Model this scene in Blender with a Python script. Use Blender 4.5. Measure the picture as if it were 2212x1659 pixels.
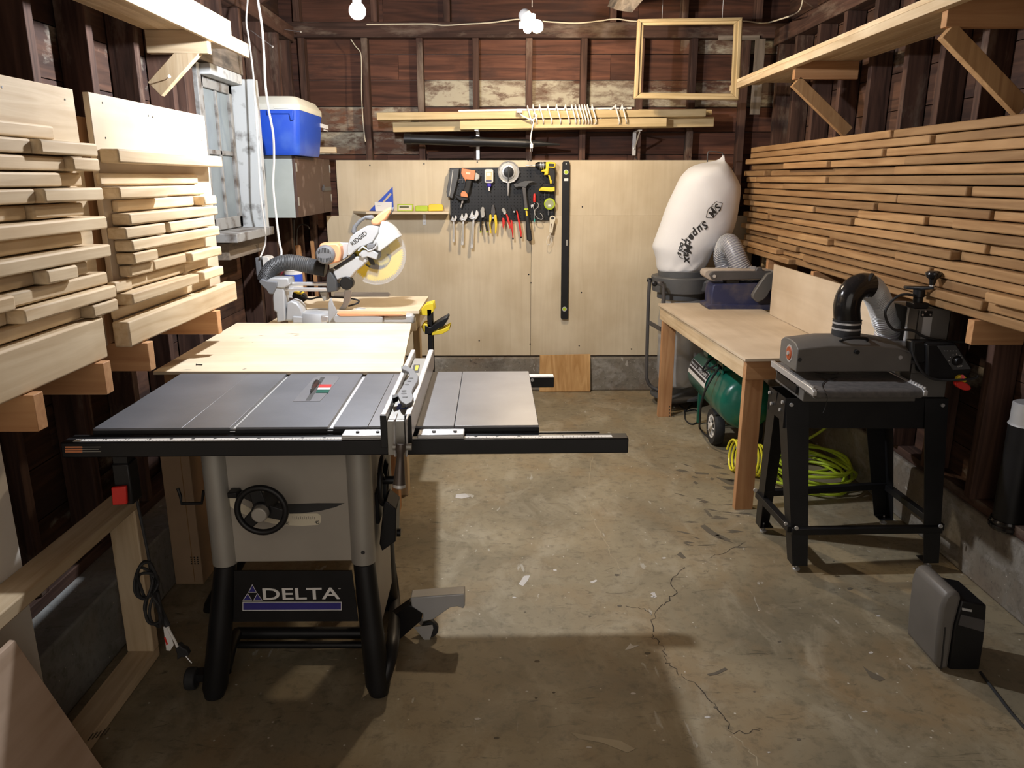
import bpy, bmesh, math, random
from mathutils import Vector, Matrix
D = bpy.data
C = bpy.context.scene.collection
for o in list(D.objects): D.objects.remove(o, do_unlink=True)
random.seed(7)
R = math.radians
# ------------------------------------------------------------------ camera
FPX = 1660.0; PITCH = R(14.96); YAW = R(-0.4); CAMH = 1.56
cd = D.cameras.new('camera'); cam = D.objects.new('camera', cd); C.objects.link(cam)
cam.location = (0, 0, CAMH); cam.rotation_euler = (R(90) - PITCH, 0, YAW)
cd.sensor_fit = 'HORIZONTAL'; cd.sensor_width = 36; cd.lens = FPX / 2212 * 36; cd.clip_start = .02
bpy.context.scene.camera = cam
# ------------------------------------------------------------------ world, exposure
w = D.worlds.new('world'); bpy.context.scene.world = w; w.use_nodes = True
w.node_tree.nodes['Background'].inputs[0].default_value = (.30, .27, .24, 1)
w.node_tree.nodes['Background'].inputs[1].default_value = 1.0
vs = bpy.context.scene.view_settings
vs.view_transform = 'Standard'; vs.look = 'None'; vs.gamma = 1; vs.exposure = 1.82; vs.use_curve_mapping = False
BULB1 = 1120.0; BULB2 = 340.0     # radiance of the burning bulbs
BULB1_COL = (.93, .95, 1.0); BULB2_COL = (1.0, .79, .54)
# ------------------------------------------------------------------ helpers
CAMP = Vector((0, 0, CAMH)); CM = cam.rotation_euler.to_matrix()
W = [Vector((0, 0, 0)), 0.0]        # working frame: pivot and turn about z
def frame(pivot=(0, 0, 0), rot=0.0): W[0] = Vector(pivot); W[1] = rot
def ray(px, py):
    d = CM @ Vector(((px - 1106) / FPX, (829.5 - py) / FPX, -1)); Ri = Matrix.Rotation(-W[1], 3, 'Z')
    return W[0] + Ri @ (CAMP - W[0]), Ri @ d
def at(px, py, X=None, Y=None, Z=None):
    o, d = ray(px, py)
    t = (X - o.x) / d.x if X is not None else (Y - o.y) / d.y if Y is not None else (Z - o.z) / d.z
    return o + d * t
def zc(pts, ox, oy, s): return [(ox + x / s, oy + y / s) for x, y in pts]
def tr(pts, Y): return [at(x, y, Y=Y) for x, y in pts]
def spline(P, n=6, closed=False):
    P = [Vector(p) for p in P]; out = []; m = len(P)
    if m < 3 and not closed: return P
    for i in range(m if closed else m - 1):
        a, b, c, d = (P[(i - 1) % m], P[i], P[(i + 1) % m], P[(i + 2) % m]) if closed else (P[max(i - 1, 0)], P[i], P[i + 1], P[min(i + 2, m - 1)])
        for k in range(n):
            t = k / n
            out.append(.5 * ((2 * b) + (c - a) * t + (2 * a - 5 * b + 4 * c - d) * t * t + (3 * b - a - 3 * c + d) * t ** 3))
    if not closed: out.append(P[-1])
    return out
def axes(n):
    n = Vector(n).normalized(); a = Vector((0, 0, 1)) if abs(n.z) < .9 else Vector((1, 0, 0))
    u = n.cross(a).normalized(); return u, n.cross(u).normalized(), n
class B:
    def __init__(s): s.bm = bmesh.new(); s.mi = 0
    def face(s, vs):
        try: f = s.bm.faces.new(vs); f.material_index = s.mi; return f
        except ValueError: return None
    def box(s, x0, x1, y0, y1, z0, z1):
        if x0 > x1: x0, x1 = x1, x0
        if y0 > y1: y0, y1 = y1, y0
        if z0 > z1: z0, z1 = z1, z0
        v = [s.bm.verts.new(p) for p in ((x0,y0,z0),(x1,y0,z0),(x1,y1,z0),(x0,y1,z0),(x0,y0,z1),(x1,y0,z1),(x1,y1,z1),(x0,y1,z1))]
        for q in ((0,3,2,1),(4,5,6,7),(0,1,5,4),(1,2,6,5),(2,3,7,6),(3,0,4,7)): s.face([v[i] for i in q])
        return s
    def bar(s, p0, p1, w, h, up=(0, 0, 1)):
        p0 = Vector(p0); p1 = Vector(p1); d = (p1 - p0).normalized(); r = d.cross(Vector(up)).normalized(); u = r.cross(d)
        v = [s.bm.verts.new(p + r * a * w / 2 + u * b * h / 2) for p in (p0, p1) for a, b in ((-1,-1),(1,-1),(1,1),(-1,1))]
        for q in ((3,2,1,0),(4,5,6,7),(0,1,5,4),(1,2,6,5),(2,3,7,6),(3,0,4,7)): s.face([v[i] for i in q])
        return s
    def loft(s, rings, cap=True, closed=True):
        R_ = [[s.bm.verts.new(p) for p in r] for r in rings]; n = len(R_[0])
        for a, b in zip(R_, R_[1:]):
            for i in range(n if closed else n - 1): s.face([a[i], a[(i+1) % n], b[(i+1) % n], b[i]])
        if cap: s.face(R_[0][::-1]); s.face(R_[-1])
        return s
    def cyl(s, p0, p1, r, r1=None, seg=24, cap=True):
        p0 = Vector(p0); p1 = Vector(p1); u, v, n = axes(p1 - p0); r1 = r if r1 is None else r1
        c = [(math.cos(2*math.pi*i/seg), math.sin(2*math.pi*i/seg)) for i in range(seg)]
        return s.loft([[p0 + (u*a + v*b) * r for a, b in c], [p1 + (u*a + v*b) * r1 for a, b in c]], cap)
    def lathe(s, c, axis, prof, seg=32, cap=True, sq=1.0):   # prof: (radius, height along axis)
        c = Vector(c); u, v, n = axes(axis)
        cs = [(math.cos(2*math.pi*i/seg), math.sin(2*math.pi*i/seg)) for i in range(seg)]
        return s.loft([[c + n*h + (u*a + v*b*sq) * max(r, 1e-4) for a, b in cs] for r, h in prof], cap)
    def tube(s, pts, r, seg=10, n=6, closed=False, smooth=True, cap=True):
        P = spline(pts, n, closed) if smooth else [Vector(p) for p in pts]
        m = len(P); rings = []; u = None
        for i, p in enumerate(P):
            t = (P[(i+1) % m] - P[i-1]) if closed else (P[min(i+1, m-1)] - P[max(i-1, 0)])
            if t.length < 1e-9: t = Vector((0, 0, 1))
            t.normalize()
            if u is None: u = axes(t)[0]
            u = (u - t * u.dot(t)); u = u.normalized() if u.length > 1e-6 else axes(t)[0]
            v = t.cross(u); rr = r(i / max(m - 1, 1)) if callable(r) else r
            rings.append([p + (u*math.cos(2*math.pi*k/seg) + v*math.sin(2*math.pi*k/seg)) * rr for k in range(seg)])
        if closed: rings.append(rings[0]); cap = False
        return s.loft(rings, cap)
    def prism(s, pts, vec):
        vec = Vector(vec); a = [s.bm.verts.new(p) for p in pts]; b = [s.bm.verts.new(Vector(p) + vec) for p in pts]; n = len(a)
        s.face(a); s.face(b[::-1])
        for i in range(n): s.face([a[i], b[i], b[(i+1) % n], a[(i+1) % n]])
        return s
    def ringplate(s, outer, inner, vec):     # plate with a hole, same point count
        vec = Vector(vec); n = len(outer)
        a = [[s.bm.verts.new(p) for p in L] for L in (outer, inner)]; b = [[s.bm.verts.new(Vector(p)+vec) for p in L] for L in (outer, inner)]
        for i in range(n):
            j = (i+1) % n
            s.face([a[0][i], a[0][j], a[1][j], a[1][i]]); s.face([b[0][j], b[0][i], b[1][i], b[1][j]])
            s.face([a[0][i], b[0][i], b[0][j], a[0][j]]); s.face([a[1][j], b[1][j], b[1][i], a[1][i]])
        return s
    def ball(s, c, r, sc=(1, 1, 1), seg=20):
        return s.loft([[Vector(c) + Vector((math.sin(t)*math.cos(2*math.pi*k/seg)*r*sc[0], math.sin(t)*math.sin(2*math.pi*k/seg)*r*sc[1], math.cos(t)*r*sc[2])) for k in range(seg)]
                       for t in [max(.02, min(math.pi-.02, math.pi*i/(seg//2))) for i in range(seg//2+1)]])
    def out(s, name, m, parent=None, bevel=0, seg=2, label=None, cat=None, group=None, kind=None, loc=None):
        bmesh.ops.recalc_face_normals(s.bm, faces=s.bm.faces)
        me = D.meshes.new(name); piv = W[0] if loc is None else Vector(loc)
        top = parent is None and kind != 'structure'
        if top and loc is None:
            vv = [v.co for v in s.bm.verts]; lo = Vector([min(v[i] for v in vv) for i in range(3)]); hi = Vector([max(v[i] for v in vv) for i in range(3)])
            base = Vector(((lo.x+hi.x)/2, (lo.y+hi.y)/2, lo.z))
        else: base = Vector(parent['_b']) if parent is not None else (piv if loc is not None else Vector((0, 0, 0)))
        bmesh.ops.translate(s.bm, verts=s.bm.verts, vec=-base)
        s.bm.to_mesh(me); s.bm.free()
        for mm in (m if isinstance(m, (list, tuple)) else [m]): me.materials.append(mm)
        me.polygons.foreach_set('use_smooth', [True] * len(me.polygons)); me.set_sharp_from_angle(angle=R(32))
        o = D.objects.new(name, me); C.objects.link(o)
        if parent is not None: o.parent = parent
        if parent is None:
            o.location = W[0] + Matrix.Rotation(W[1], 3, 'Z') @ (base - W[0]); o.rotation_euler.z = W[1]
        o['_b'] = list(base) if parent is None else list(parent['_b'])
        if bevel:
            b = o.modifiers.new('bevel', 'BEVEL'); b.width = bevel; b.segments = seg; b.limit_method = 'ANGLE'; b.angle_limit = R(40); b.harden_normals = False
        tag(o, label, cat, group, kind); return o
def tag(o, label=None, cat=None, group=None, kind=None):
    if label: o['label'] = label
    if cat: o['category'] = cat
    if group: o['group'] = group
    if kind: o['kind'] = kind
    return o
def thing(name, label, cat, loc, rot=None, group=None):
    o = D.objects.new(name, None); C.objects.link(o); o.empty_display_size = .05
    frame(loc, W[1] if rot is None else rot)
    o.location = loc; o.rotation_euler.z = W[1]; o['_b'] = list(loc)
    return tag(o, label, cat, group)
def text(s, p0, p1, h, m, parent, n=(0, -1, 0), name='lettering', ext=.0006, shear=0, bold=0, off=.0008):
    """words whose baseline runs from p0 to p1, cap height h, facing n"""
    cu = D.curves.new('t', 'FONT'); cu.body = s; cu.extrude = ext; cu.shear = shear; cu.offset = bold; cu.resolution_u = 3
    t = D.objects.new('t', cu); C.objects.link(t)
    me = D.meshes.new_from_object(t.evaluated_get(bpy.context.evaluated_depsgraph_get())); D.objects.remove(t)
    if not len(me.vertices): return None
    xs = [v.co.x for v in me.vertices]; x0, x1 = min(xs), max(xs); hh = .72
    p0 = Vector(p0); p1 = Vector(p1); n = Vector(n).normalized(); u = p1 - p0; u = u - n * u.dot(n); v = n.cross(u).normalized()
    base = Vector(parent['_b'])
    for q in me.vertices:
        c = q.co.copy(); q.co = p0 + u * ((c.x - x0) / (x1 - x0)) + v * (c.y / hh * h) + n * (c.z + off) - base
    me.materials.append(m); o = D.objects.new(name, me); C.objects.link(o); o.parent = parent; o['_b'] = parent['_b']
    return o
# ------------------------------------------------------------------ materials
def nt(name):
    m = D.materials.new(name); m.use_nodes = True; t = m.node_tree; return m, t, t.nodes['Principled BSDF']
def N(t, ty, **k):
    n = t.nodes.new(ty)
    for a, b in k.items():
        if a.startswith('i'): n.inputs[int(a[1:])].default_value = b
        else: setattr(n, a, b)
    return n
def L(t, a, ao, b, bi): t.links.new(a.outputs[ao], b.inputs[bi])
def c4(c): return (c[0], c[1], c[2], 1)
def mat(name, col, rough=.5, metal=0, var=.12, scale=8, bump=0, bscale=60, spec=.5, alpha=1, trans=0, col2=None, coat=0, thr=None):
    m, t, b = nt(name)
    b.inputs['Roughness'].default_value = rough; b.inputs['Metallic'].default_value = metal
    b.inputs['Specular IOR Level'].default_value = spec; b.inputs['Alpha'].default_value = alpha
    b.inputs['Transmission Weight'].default_value = trans; b.inputs['Coat Weight'].default_value = coat
    tc = N(t, 'ShaderNodeTexCoord'); n = N(t, 'ShaderNodeTexNoise'); n.inputs['Scale'].default_value = scale; n.inputs['Detail'].default_value = 6
    L(t, tc, 'Object', n, 'Vector')
    r = N(t, 'ShaderNodeValToRGB'); e = r.color_ramp.elements
    lo, hi = thr or (.3, .7)
    e[0].position = lo; e[1].position = hi
    c2 = col2 or [min(1, x * (1 + var)) for x in col]; c1 = col if col2 else [x * (1 - var) for x in col]
    e[0].color = c4(c1); e[1].color = c4(c2)
    L(t, n, 'Fac', r, 'Fac'); L(t, r, 'Color', b, 'Base Color')
    if bump:
        n2 = N(t, 'ShaderNodeTexNoise'); n2.inputs['Scale'].default_value = bscale; n2.inputs['Detail'].default_value = 4; L(t, tc, 'Object', n2, 'Vector')
        bp = N(t, 'ShaderNodeBump'); bp.inputs['Strength'].default_value = bump; bp.inputs['Distance'].default_value = .004
        L(t, n2, 'Fac', bp, 'Height'); L(t, bp, 'Normal', b, 'Normal')
    return m
def wood(name, dark, light, ax='y', rough=.65, gs=1.0, knots=.5, obr=.18, stain=None, island=False):
    """plank wood: grain runs along ax; every board gets its own offset and tone"""
    m, t, b = nt(name); b.inputs['Roughness'].default_value = rough; b.inputs['Specular IOR Level'].default_value = .25
    tc = N(t, 'ShaderNodeTexCoord'); oi = N(t, 'ShaderNodeObjectInfo')
    rnd = N(t, 'ShaderNodeNewGeometry') if island else oi; rk = 'Random Per Island' if island else 'Random'
    ml = N(t, 'ShaderNodeMath', operation='MULTIPLY', i1=37.0); L(t, rnd, rk, ml, 0)
    ad = N(t, 'ShaderNodeVectorMath', operation='ADD'); L(t, tc, 'Object', ad, 0); L(t, ml, 0, ad, 1)
    mp = N(t, 'ShaderNodeMapping'); s = [26 * gs] * 3; s['xyz'.index(ax)] = 1.6 * gs; mp.inputs['Scale'].default_value = s; L(t, ad, 0, mp, 'Vector')
    n = N(t, 'ShaderNodeTexNoise'); n.inputs['Scale'].default_value = 1.0; n.inputs['Detail'].default_value = 7; n.inputs['Distortion'].default_value = 1.2; L(t, mp, 0, n, 'Vector')
    r = N(t, 'ShaderNodeValToRGB'); e = r.color_ramp.elements; e[0].position = .32; e[1].position = .68; e[0].color = c4(dark); e[1].color = c4(light); L(t, n, 'Fac', r, 'Fac')
    # blotches
    n2 = N(t, 'ShaderNodeTexNoise'); n2.inputs['Scale'].default_value = 3.2; n2.inputs['Detail'].default_value = 3; L(t, ad, 0, n2, 'Vector')
    mx = N(t, 'ShaderNodeMix', data_type='RGBA', blend_type='MULTIPLY'); L(t, r, 0, mx, 6)
    r2 = N(t, 'ShaderNodeValToRGB'); r2.color_ramp.elements[0].position = .35; r2.color_ramp.elements[1].position = .6
    r2.color_ramp.elements[0].color = (.8, .76, .7, 1); r2.color_ramp.elements[1].color = (1, 1, 1, 1); L(t, n2, 'Fac', r2, 0); L(t, r2, 0, mx, 7); mx.inputs[0].default_value = .7
    # knots
    mk = N(t, 'ShaderNodeMapping'); s = [1.0] * 3; s['xyz'.index(ax)] = .45; mk.inputs['Scale'].default_value = s; L(t, ad, 0, mk, 'Vector')
    vo = N(t, 'ShaderNodeTexVoronoi'); vo.inputs['Scale'].default_value = 5.0; L(t, mk, 0, vo, 'Vector')
    r3 = N(t, 'ShaderNodeValToRGB'); r3.color_ramp.elements[0].position = .03; r3.color_ramp.elements[1].position = .075
    r3.color_ramp.elements[0].color = (.35, .2, .1, 1); r3.color_ramp.elements[1].color = (1, 1, 1, 1); L(t, vo, 'Distance', r3, 0)
    mx2 = N(t, 'ShaderNodeMix', data_type='RGBA', blend_type='MULTIPLY'); mx2.inputs[0].default_value = knots; L(t, mx, 2, mx2, 6); L(t, r3, 0, mx2, 7)
    # tone per board
    mr = N(t, 'ShaderNodeMapRange'); mr.inputs['To Min'].default_value = 1 - obr; mr.inputs['To Max'].default_value = 1 + obr * .5; L(t, rnd, rk, mr, 0)
    hs = N(t, 'ShaderNodeHueSaturation'); L(t, mr, 0, hs, 'Value'); L(t, mx2, 2, hs, 'Color')
    last = hs
    if stain:   # (colour, noise scale, lo, hi) old paint or grime with its own shape
        for (sc, ss, lo, hi, st) in stain:
            mps = N(t, 'ShaderNodeMapping'); s = [1.0] * 3; s['xyz'.index(ax)] = st; mps.inputs['Scale'].default_value = s; L(t, ad, 0, mps, 0)
            n3 = N(t, 'ShaderNodeTexNoise'); n3.inputs['Scale'].default_value = ss; n3.inputs['Detail'].default_value = 9; n3.inputs['Roughness'].default_value = .65; L(t, mps, 0, n3, 'Vector')
            r4 = N(t, 'ShaderNodeValToRGB'); r4.color_ramp.elements[0].position = lo; r4.color_ramp.elements[1].position = hi; L(t, n3, 'Fac', r4, 0)
            mx3 = N(t, 'ShaderNodeMix', data_type='RGBA'); L(t, r4, 0, mx3, 0); L(t, last, 'Color' if last is hs else 2, mx3, 6); mx3.inputs[7].default_value = c4(sc); last = mx3
    L(t, last, 'Color' if last is hs else 2, b, 'Base Color')
    bp = N(t, 'ShaderNodeBump'); bp.inputs['Strength'].default_value = .25; bp.inputs['Distance'].default_value = .003; L(t, n, 'Fac', bp, 'Height'); L(t, bp, 0, b, 'Normal')
    return m
def emis(name, col, strength):
    m, t, b = nt(name); b.inputs['Base Color'].default_value = (0, 0, 0, 1)
    b.inputs['Emission Color'].default_value = c4(col); b.inputs['Emission Strength'].default_value = strength; return m
M = {}
for ax in 'xyz':
    M['pine_'+ax] = wood('pine_'+ax, (.58, .43, .26), (.77, .63, .43), ax)
    M['brown_'+ax] = wood('brown_'+ax, (.30, .165, .072), (.45, .275, .13), ax, obr=.3)
    M['stud_'+ax] = wood('stud_'+ax, (.040, .022, .017), (.115, .062, .045), ax, rough=.8, stain=[((.22, .17, .13), 5, .56, .72, .3)])
    M['fir_'+ax] = wood('fir_'+ax, (.44, .22, .10), (.58, .33, .16), ax)
    M['grey_'+ax] = wood('grey_'+ax, (.15, .125, .10), (.29, .245, .20), ax, rough=.8, stain=[((.08, .07, .06), 7, .52, .66, .4)])
    M['stick_'+ax] = wood('stick_'+ax, (.50, .38, .20), (.66, .52, .30), ax)
M['ply'] = wood('birch_plywood', (.61, .515, .365), (.665, .57, .415), 'z', gs=.9, knots=0, obr=.01, rough=.55)
M['ply_x'] = wood('birch_plywood_flat', (.70, .58, .41), (.77, .66, .49), 'x', gs=.5, knots=0, obr=.03, rough=.5)
M['ply_y'] = wood('birch_plywood_long', (.60, .49, .36), (.67, .56, .42), 'y', gs=.5, knots=0, obr=.03, rough=.5)
M['plyedge'] = wood('plywood_edge', (.42, .27, .13), (.62, .45, .25), 'x', gs=2)
M['oak'] = wood('fir_plywood', (.46, .25, .09), (.66, .41, .18), 'z', gs=.8, knots=0)
M['siding'] = wood('old_siding', (.06, .028, .02), (.16, .068, .042), 'x', rough=.8, knots=.6, obr=.35, island=True, stain=[((.035, .022, .02), 2.5, .50, .68, .5)])
M['siding_white'] = wood('old_whitewashed_siding', (.08, .04, .03), (.18, .085, .05), 'x', rough=.8, obr=.3, island=True, stain=[((.42, .38, .29), 6, .44, .56, .35), ((.16, .11, .08), 14, .50, .60, .5)])
M['siding_side'] = wood('old_side_siding', (.05, .027, .019), (.13, .066, .042), 'y', rough=.8, obr=.35, island=True, stain=[((.035, .022, .02), 2.5, .50, .66, .5), ((.30, .27, .22), 3.0, .60, .68, .5)])
M['black'] = mat('black_paint', (.009, .009, .010), .42, var=.3, spec=.35)
M['rubber'] = mat('black_rubber', (.018, .018, .019), .7, var=.3, bump=.3)
M['blackgloss'] = mat('black_gloss', (.014, .013, .013), .16, var=.2)
M['castiron'] = mat('cast_iron_top', (.15, .155, .17), .42, .3, var=.16, scale=5, bump=.05, bscale=200)
M['castiron2'] = mat('lit_cast_iron', (.20, .20, .21), .40, .3, var=.14, scale=6)  # bulb reflection on the right wings put into a paler base grey
M['steel'] = mat('bright_steel', (.60, .60, .60), .35, .55, var=.08)
M['alu'] = mat('brushed_aluminium', (.62, .62, .62), .4, .4, var=.06)
M['chrome'] = mat('chrome', (.74, .74, .74), .22, .6, var=.05)
M['silver'] = mat('silver_paint', (.36, .345, .31), .42, .35, var=.06)
M['cabinet'] = mat('beige_grey_cabinet', (.335, .305, .26), .5, 0, var=.05)
M['white'] = mat('white_plastic', (.72, .70, .66), .45, var=.04)
M['label'] = mat('white_print', (.75, .74, .72), .6, var=.02)
M['ink'] = mat('black_print', (.02, .02, .02), .6, var=.02)
M['orange'] = mat('orange_plastic', (.66, .24, .10), .5, var=.1)
M['orangepale'] = mat('pale_orange_plastic', (.80, .38, .19), .55, var=.06)
M['msgrey'] = mat('pale_grey_cast_metal', (.50, .51, .52), .42, .25, var=.06)
M['midgrey'] = mat('mid_grey_plastic', (.17, .175, .185), .5, var=.1)
M['darkgrey'] = mat('dark_grey_plastic', (.06, .062, .065), .5, var=.15)
M['dcgrey'] = mat('slate_grey_plastic', (.085, .088, .092), .5, var=.1)
M['framegrey'] = mat('grey_steel_frame', (.07, .066, .066), .5, var=.15)
M['sandgrey'] = mat('warm_grey_enamel', (.12, .112, .102), .5, var=.1)
M['yellow'] = mat('yellow_plastic', (.78, .58, .03), .45, var=.06)
M['lime'] = mat('lime_hose', (.42, .55, .03), .4, var=.08)
M['ylwhose'] = mat('yellow_coil_hose', (.80, .72, .04), .35, var=.05)
M['red'] = mat('red_plastic', (.62, .025, .018), .4, var=.06)
M['blue'] = mat('blue_plastic', (.02, .075, .50), .45, var=.1)
M['cooler'] = mat('cooler_blue', (.015, .075, .52), .42, col2=(.05, .13, .56), scale=9, thr=(.5, .75))
M['coolerwhite'] = mat('cooler_lid_white', (.66, .65, .56), .5, var=.03)
M['navy'] = mat('dusty_navy_enamel', (.022, .028, .085), .55, col2=(.17, .14, .12), scale=7, thr=(.42, .8))
M['green'] = mat('green_tank_enamel', (.008, .13, .088), .28, var=.15, coat=.3)
M['bag'] = mat('white_filter_cloth', (.72, .72, .73), .8, var=.02, bump=1.0, bscale=7)
M['hose'] = mat('grey_ribbed_hose', (.26, .26, .30), .35, var=.08)
M['clearhose'] = mat('clear_ribbed_hose', (.42, .40, .46), .25, var=.1)
M['cord'] = mat('white_cord', (.74, .72, .69), .55, var=.04)
M['belt'] = mat('sanding_belt', (.07, .068, .068), .85, var=.2, col2=(.13, .12, .115), scale=40)
M['beltlight'] = mat('tan_sanding_belt', (.42, .36, .30), .85, var=.12)
M['paintwhite'] = mat('old_white_window_paint', (.50, .52, .52), .7, col2=(.14, .13, .12), scale=11, thr=(.55, .68))
M['sashpaint'] = mat('weathered_sash_paint', (.27, .27, .26), .75, col2=(.10, .08, .065), scale=14, thr=(.48, .66))
M['cabpaint'] = mat('pale_green_old_paint', (.43, .47, .44), .6, col2=(.36, .39, .36), scale=5, thr=(.4, .7))
M['cabdoor'] = mat('worn_brown_door_paint', (.075, .04, .028), .55, col2=(.22, .16, .13), scale=9, thr=(.58, .72))
M['card'] = mat('cardboard', (.42, .29, .18), .85, var=.07)
M['pinkply'] = wood('pinkish_plywood', (.48, .35, .25), (.62, .47, .36), 'y', gs=.5, knots=0)
M['litpanel'] = mat('lit_plywood_panel', (.80, .76, .68), .6, var=.04)  # plywood colour made paler to stand in for bulb light falling on it
M['tan'] = mat('cream_plastic', (.66, .60, .46), .5, var=.04)
M['redbrown'] = mat('rust_brown', (.35, .07, .02), .5, var=.1)
# ------------------------------------------------------------------ concrete
def concrete(name, base, dark, light, warm, patch=True, sc=1.0, rough=.5):
    m, t, b = nt(name); tc = N(t, 'ShaderNodeTexCoord')
    def noise(s, d=6, dist=0, rg=.55, st=None):
        n = N(t, 'ShaderNodeTexNoise'); n.inputs['Scale'].default_value = s * sc; n.inputs['Detail'].default_value = d; n.inputs['Distortion'].default_value = dist; n.inputs['Roughness'].default_value = rg
        if st:
            mp = N(t, 'ShaderNodeMapping'); mp.inputs['Scale'].default_value = st; mp.inputs['Location'].default_value = (s, s * .7, 0); L(t, tc, 'Object', mp, 0); L(t, mp, 0, n, 0)
        else: L(t, tc, 'Object', n, 'Vector')
        return n
    def ramp(n, lo, hi, out='Fac'):
        r = N(t, 'ShaderNodeValToRGB'); r.color_ramp.elements[0].position = lo; r.color_ramp.elements[1].position = hi; L(t, n, out, r, 0); return r
    def mix(prev, po, fac, col, mul=1.0):
        mx = N(t, 'ShaderNodeMix', data_type='RGBA'); mm = N(t, 'ShaderNodeMath', operation='MULTIPLY', i1=mul); L(t, fac, 0, mm, 0); L(t, mm, 0, mx, 0)
        if prev is None: mx.inputs[6].default_value = c4(base)
        else: L(t, prev, po, mx, 6)
        mx.inputs[7].default_value = c4(col); return mx
    a = mix(None, None, ramp(noise(1.3, 8, .6), .40, .66), dark, .85)
    a = mix(a, 2, ramp(noise(2.1, 8, 1.0, .6, (1, .8, 1)), .46, .70), warm, .6)
    a = mix(a, 2, ramp(noise(4.5, 9, .8, .65, (1.1, .7, 1)), .50, .68), light, .55)
    a = mix(a, 2, ramp(noise(22, 9, .3, .7), .50, .72), [x * .55 for x in dark], .6)
    a = mix(a, 2, ramp(noise(11, 10, 1.4, .7, (.6, 2.2, 1)), .60, .68), [x * .42 for x in dark], .7)
    a = mix(a, 2, ramp(noise(14, 4, .6, .5, (1.7, .5, 1)), .69, .72), (.50, .48, .43), .55)
    vo = N(t, 'ShaderNodeTexVoronoi'); vo.inputs['Scale'].default_value = 17 * sc; L(t, tc, 'Object', vo, 0)
    r = N(t, 'ShaderNodeValToRGB'); r.color_ramp.elements[0].position = .04; r.color_ramp.elements[1].position = .07; r.color_ramp.elements[0].color = (1, 1, 1, 1); r.color_ramp.elements[1].color = (0, 0, 0, 1); L(t, vo, 'Distance', r, 0)
    a = mix(a, 2, r, (.62, .58, .5), .8)
    L(t, a, 2, b, 'Base Color')
    rr = N(t, 'ShaderNodeMapRange'); rr.inputs['To Min'].default_value = rough - .12; rr.inputs['To Max'].default_value = rough + .22; L(t, noise(5, 6), 'Fac', rr, 0); L(t, rr, 0, b, 'Roughness')
    b.inputs['Specular IOR Level'].default_value = .35
    bp = N(t, 'ShaderNodeBump'); bp.inputs['Strength'].default_value = .22; bp.inputs['Distance'].default_value = .004; L(t, noise(40, 8), 'Fac', bp, 'Height'); L(t, bp, 0, b, 'Normal')
    return m
M['floor'] = concrete('worn_concrete_floor', (.305, .255, .165), (.145, .125, .085), (.40, .355, .26), (.26, .17, .08))
M['curb'] = concrete('concrete_curb', (.24, .22, .18), (.12, .10, .08), (.40, .39, .36), (.20, .14, .09), sc=1.6, rough=.75)
# ------------------------------------------------------------------ room shell
XL, XR, YB = -1.46, 1.85, 5.70         # stud faces
YF = -1.5
frame()
o = B().box(-1.8, 2.3, YF - .2, 6.0, -.12, 0).out('floor', M['floor'], kind='structure')
def crack(pts, w_, m):
    P = []
    for p in spline([at(x, y, Z=0) for x, y in pts], 5): P.append(p + Vector((random.uniform(-.008, .008), random.uniform(-.012, .012), 0)))
    b = B(); rows = []
    for i, p in enumerate(P):
        d = (P[min(i+1, len(P)-1)] - P[max(i-1, 0)]).normalized(); s_ = Vector((-d.y, d.x, 0)) * w_ * random.uniform(.3, 1.2) * (.25 if i in (0, len(P)-1) else 1)
        rows.append([b.bm.verts.new(p - s_ + Vector((0, 0, .0006))), b.bm.verts.new(p + s_ + Vector((0, 0, .0006)))])
    for a_, c_ in zip(rows, rows[1:]): b.face([a_[0], a_[1], c_[1], c_[0]])
    b.out('crack', m, o)
M['crackdark'] = mat('dark_crack', (.045, .035, .025), .9); M['cracklight'] = mat('pale_crack', (.36, .30, .2), .9)
crack([(1280,985),(1278,1010),(1270,1050),(1272,1090),(1290,1140),(1312,1180),(1330,1215),(1345,1245)], .0022, M['cracklight'])
crack([(1480,1225),(1449,1253),(1463,1278),(1440,1300),(1415,1325),(1410,1368)], .0022, M['crackdark'])
crack([(1405,1372),(1420,1385),(1435,1408),(1440,1430),(1468,1455)], .0018, M['crackdark'])
crack([(1468,1455),(1500,1475),(1530,1510),(1562,1548),(1578,1580)], .0018, M['crackdark'])
crack([(1578,1580),(1610,1610),(1645,1659)], .0018, M['cracklight'])
crack([(1578,1580),(1620,1578),(1650,1570)], .0020, M['crackdark'])
crack([(1350,1308),(1385,1316),(1412,1330)], .0016, M['crackdark'])
crack([(1530,1205),(1570,1190),(1610,1168)], .0016, M['crackdark'])
def smear(pts, m, name='stain'):
    B().prism([at(x, y, Z=.0004) for x, y in pts], (0, 0, .0004)).out(name, m, o)
M['smear'] = mat('dark_smear', (.115, .096, .068), .8); M['smearlight'] = mat('pale_smear', (.42, .37, .27), .8); M['flake'] = mat('paint_flake', (.55, .53, .50), .7)
smear([(1512,1136),(1522,1133),(1545,1150),(1578,1166),(1575,1170),(1550,1163),(1528,1150)], M['smear'])
smear([(1462,1198),(1470,1192),(1482,1205),(1475,1207)], M['smear'])
smear([(1527,1456),(1545,1452),(1566,1442),(1572,1446),(1552,1456),(1533,1460)], M['smear'])
smear([(1500,1020),(1530,1022),(1532,1025),(1503,1024)], M['smear']); smear([(1545,1030),(1580,1038),(1592,1050),(1570,1045)], M['smear'])
smear([(1560,1050),(1600,1052),(1604,1058),(1570,1057)], M['smear']); smear([(1520,1100),(1528,1102),(1540,1116),(1531,1115)], M['smear'])
random.seed(21)
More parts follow.
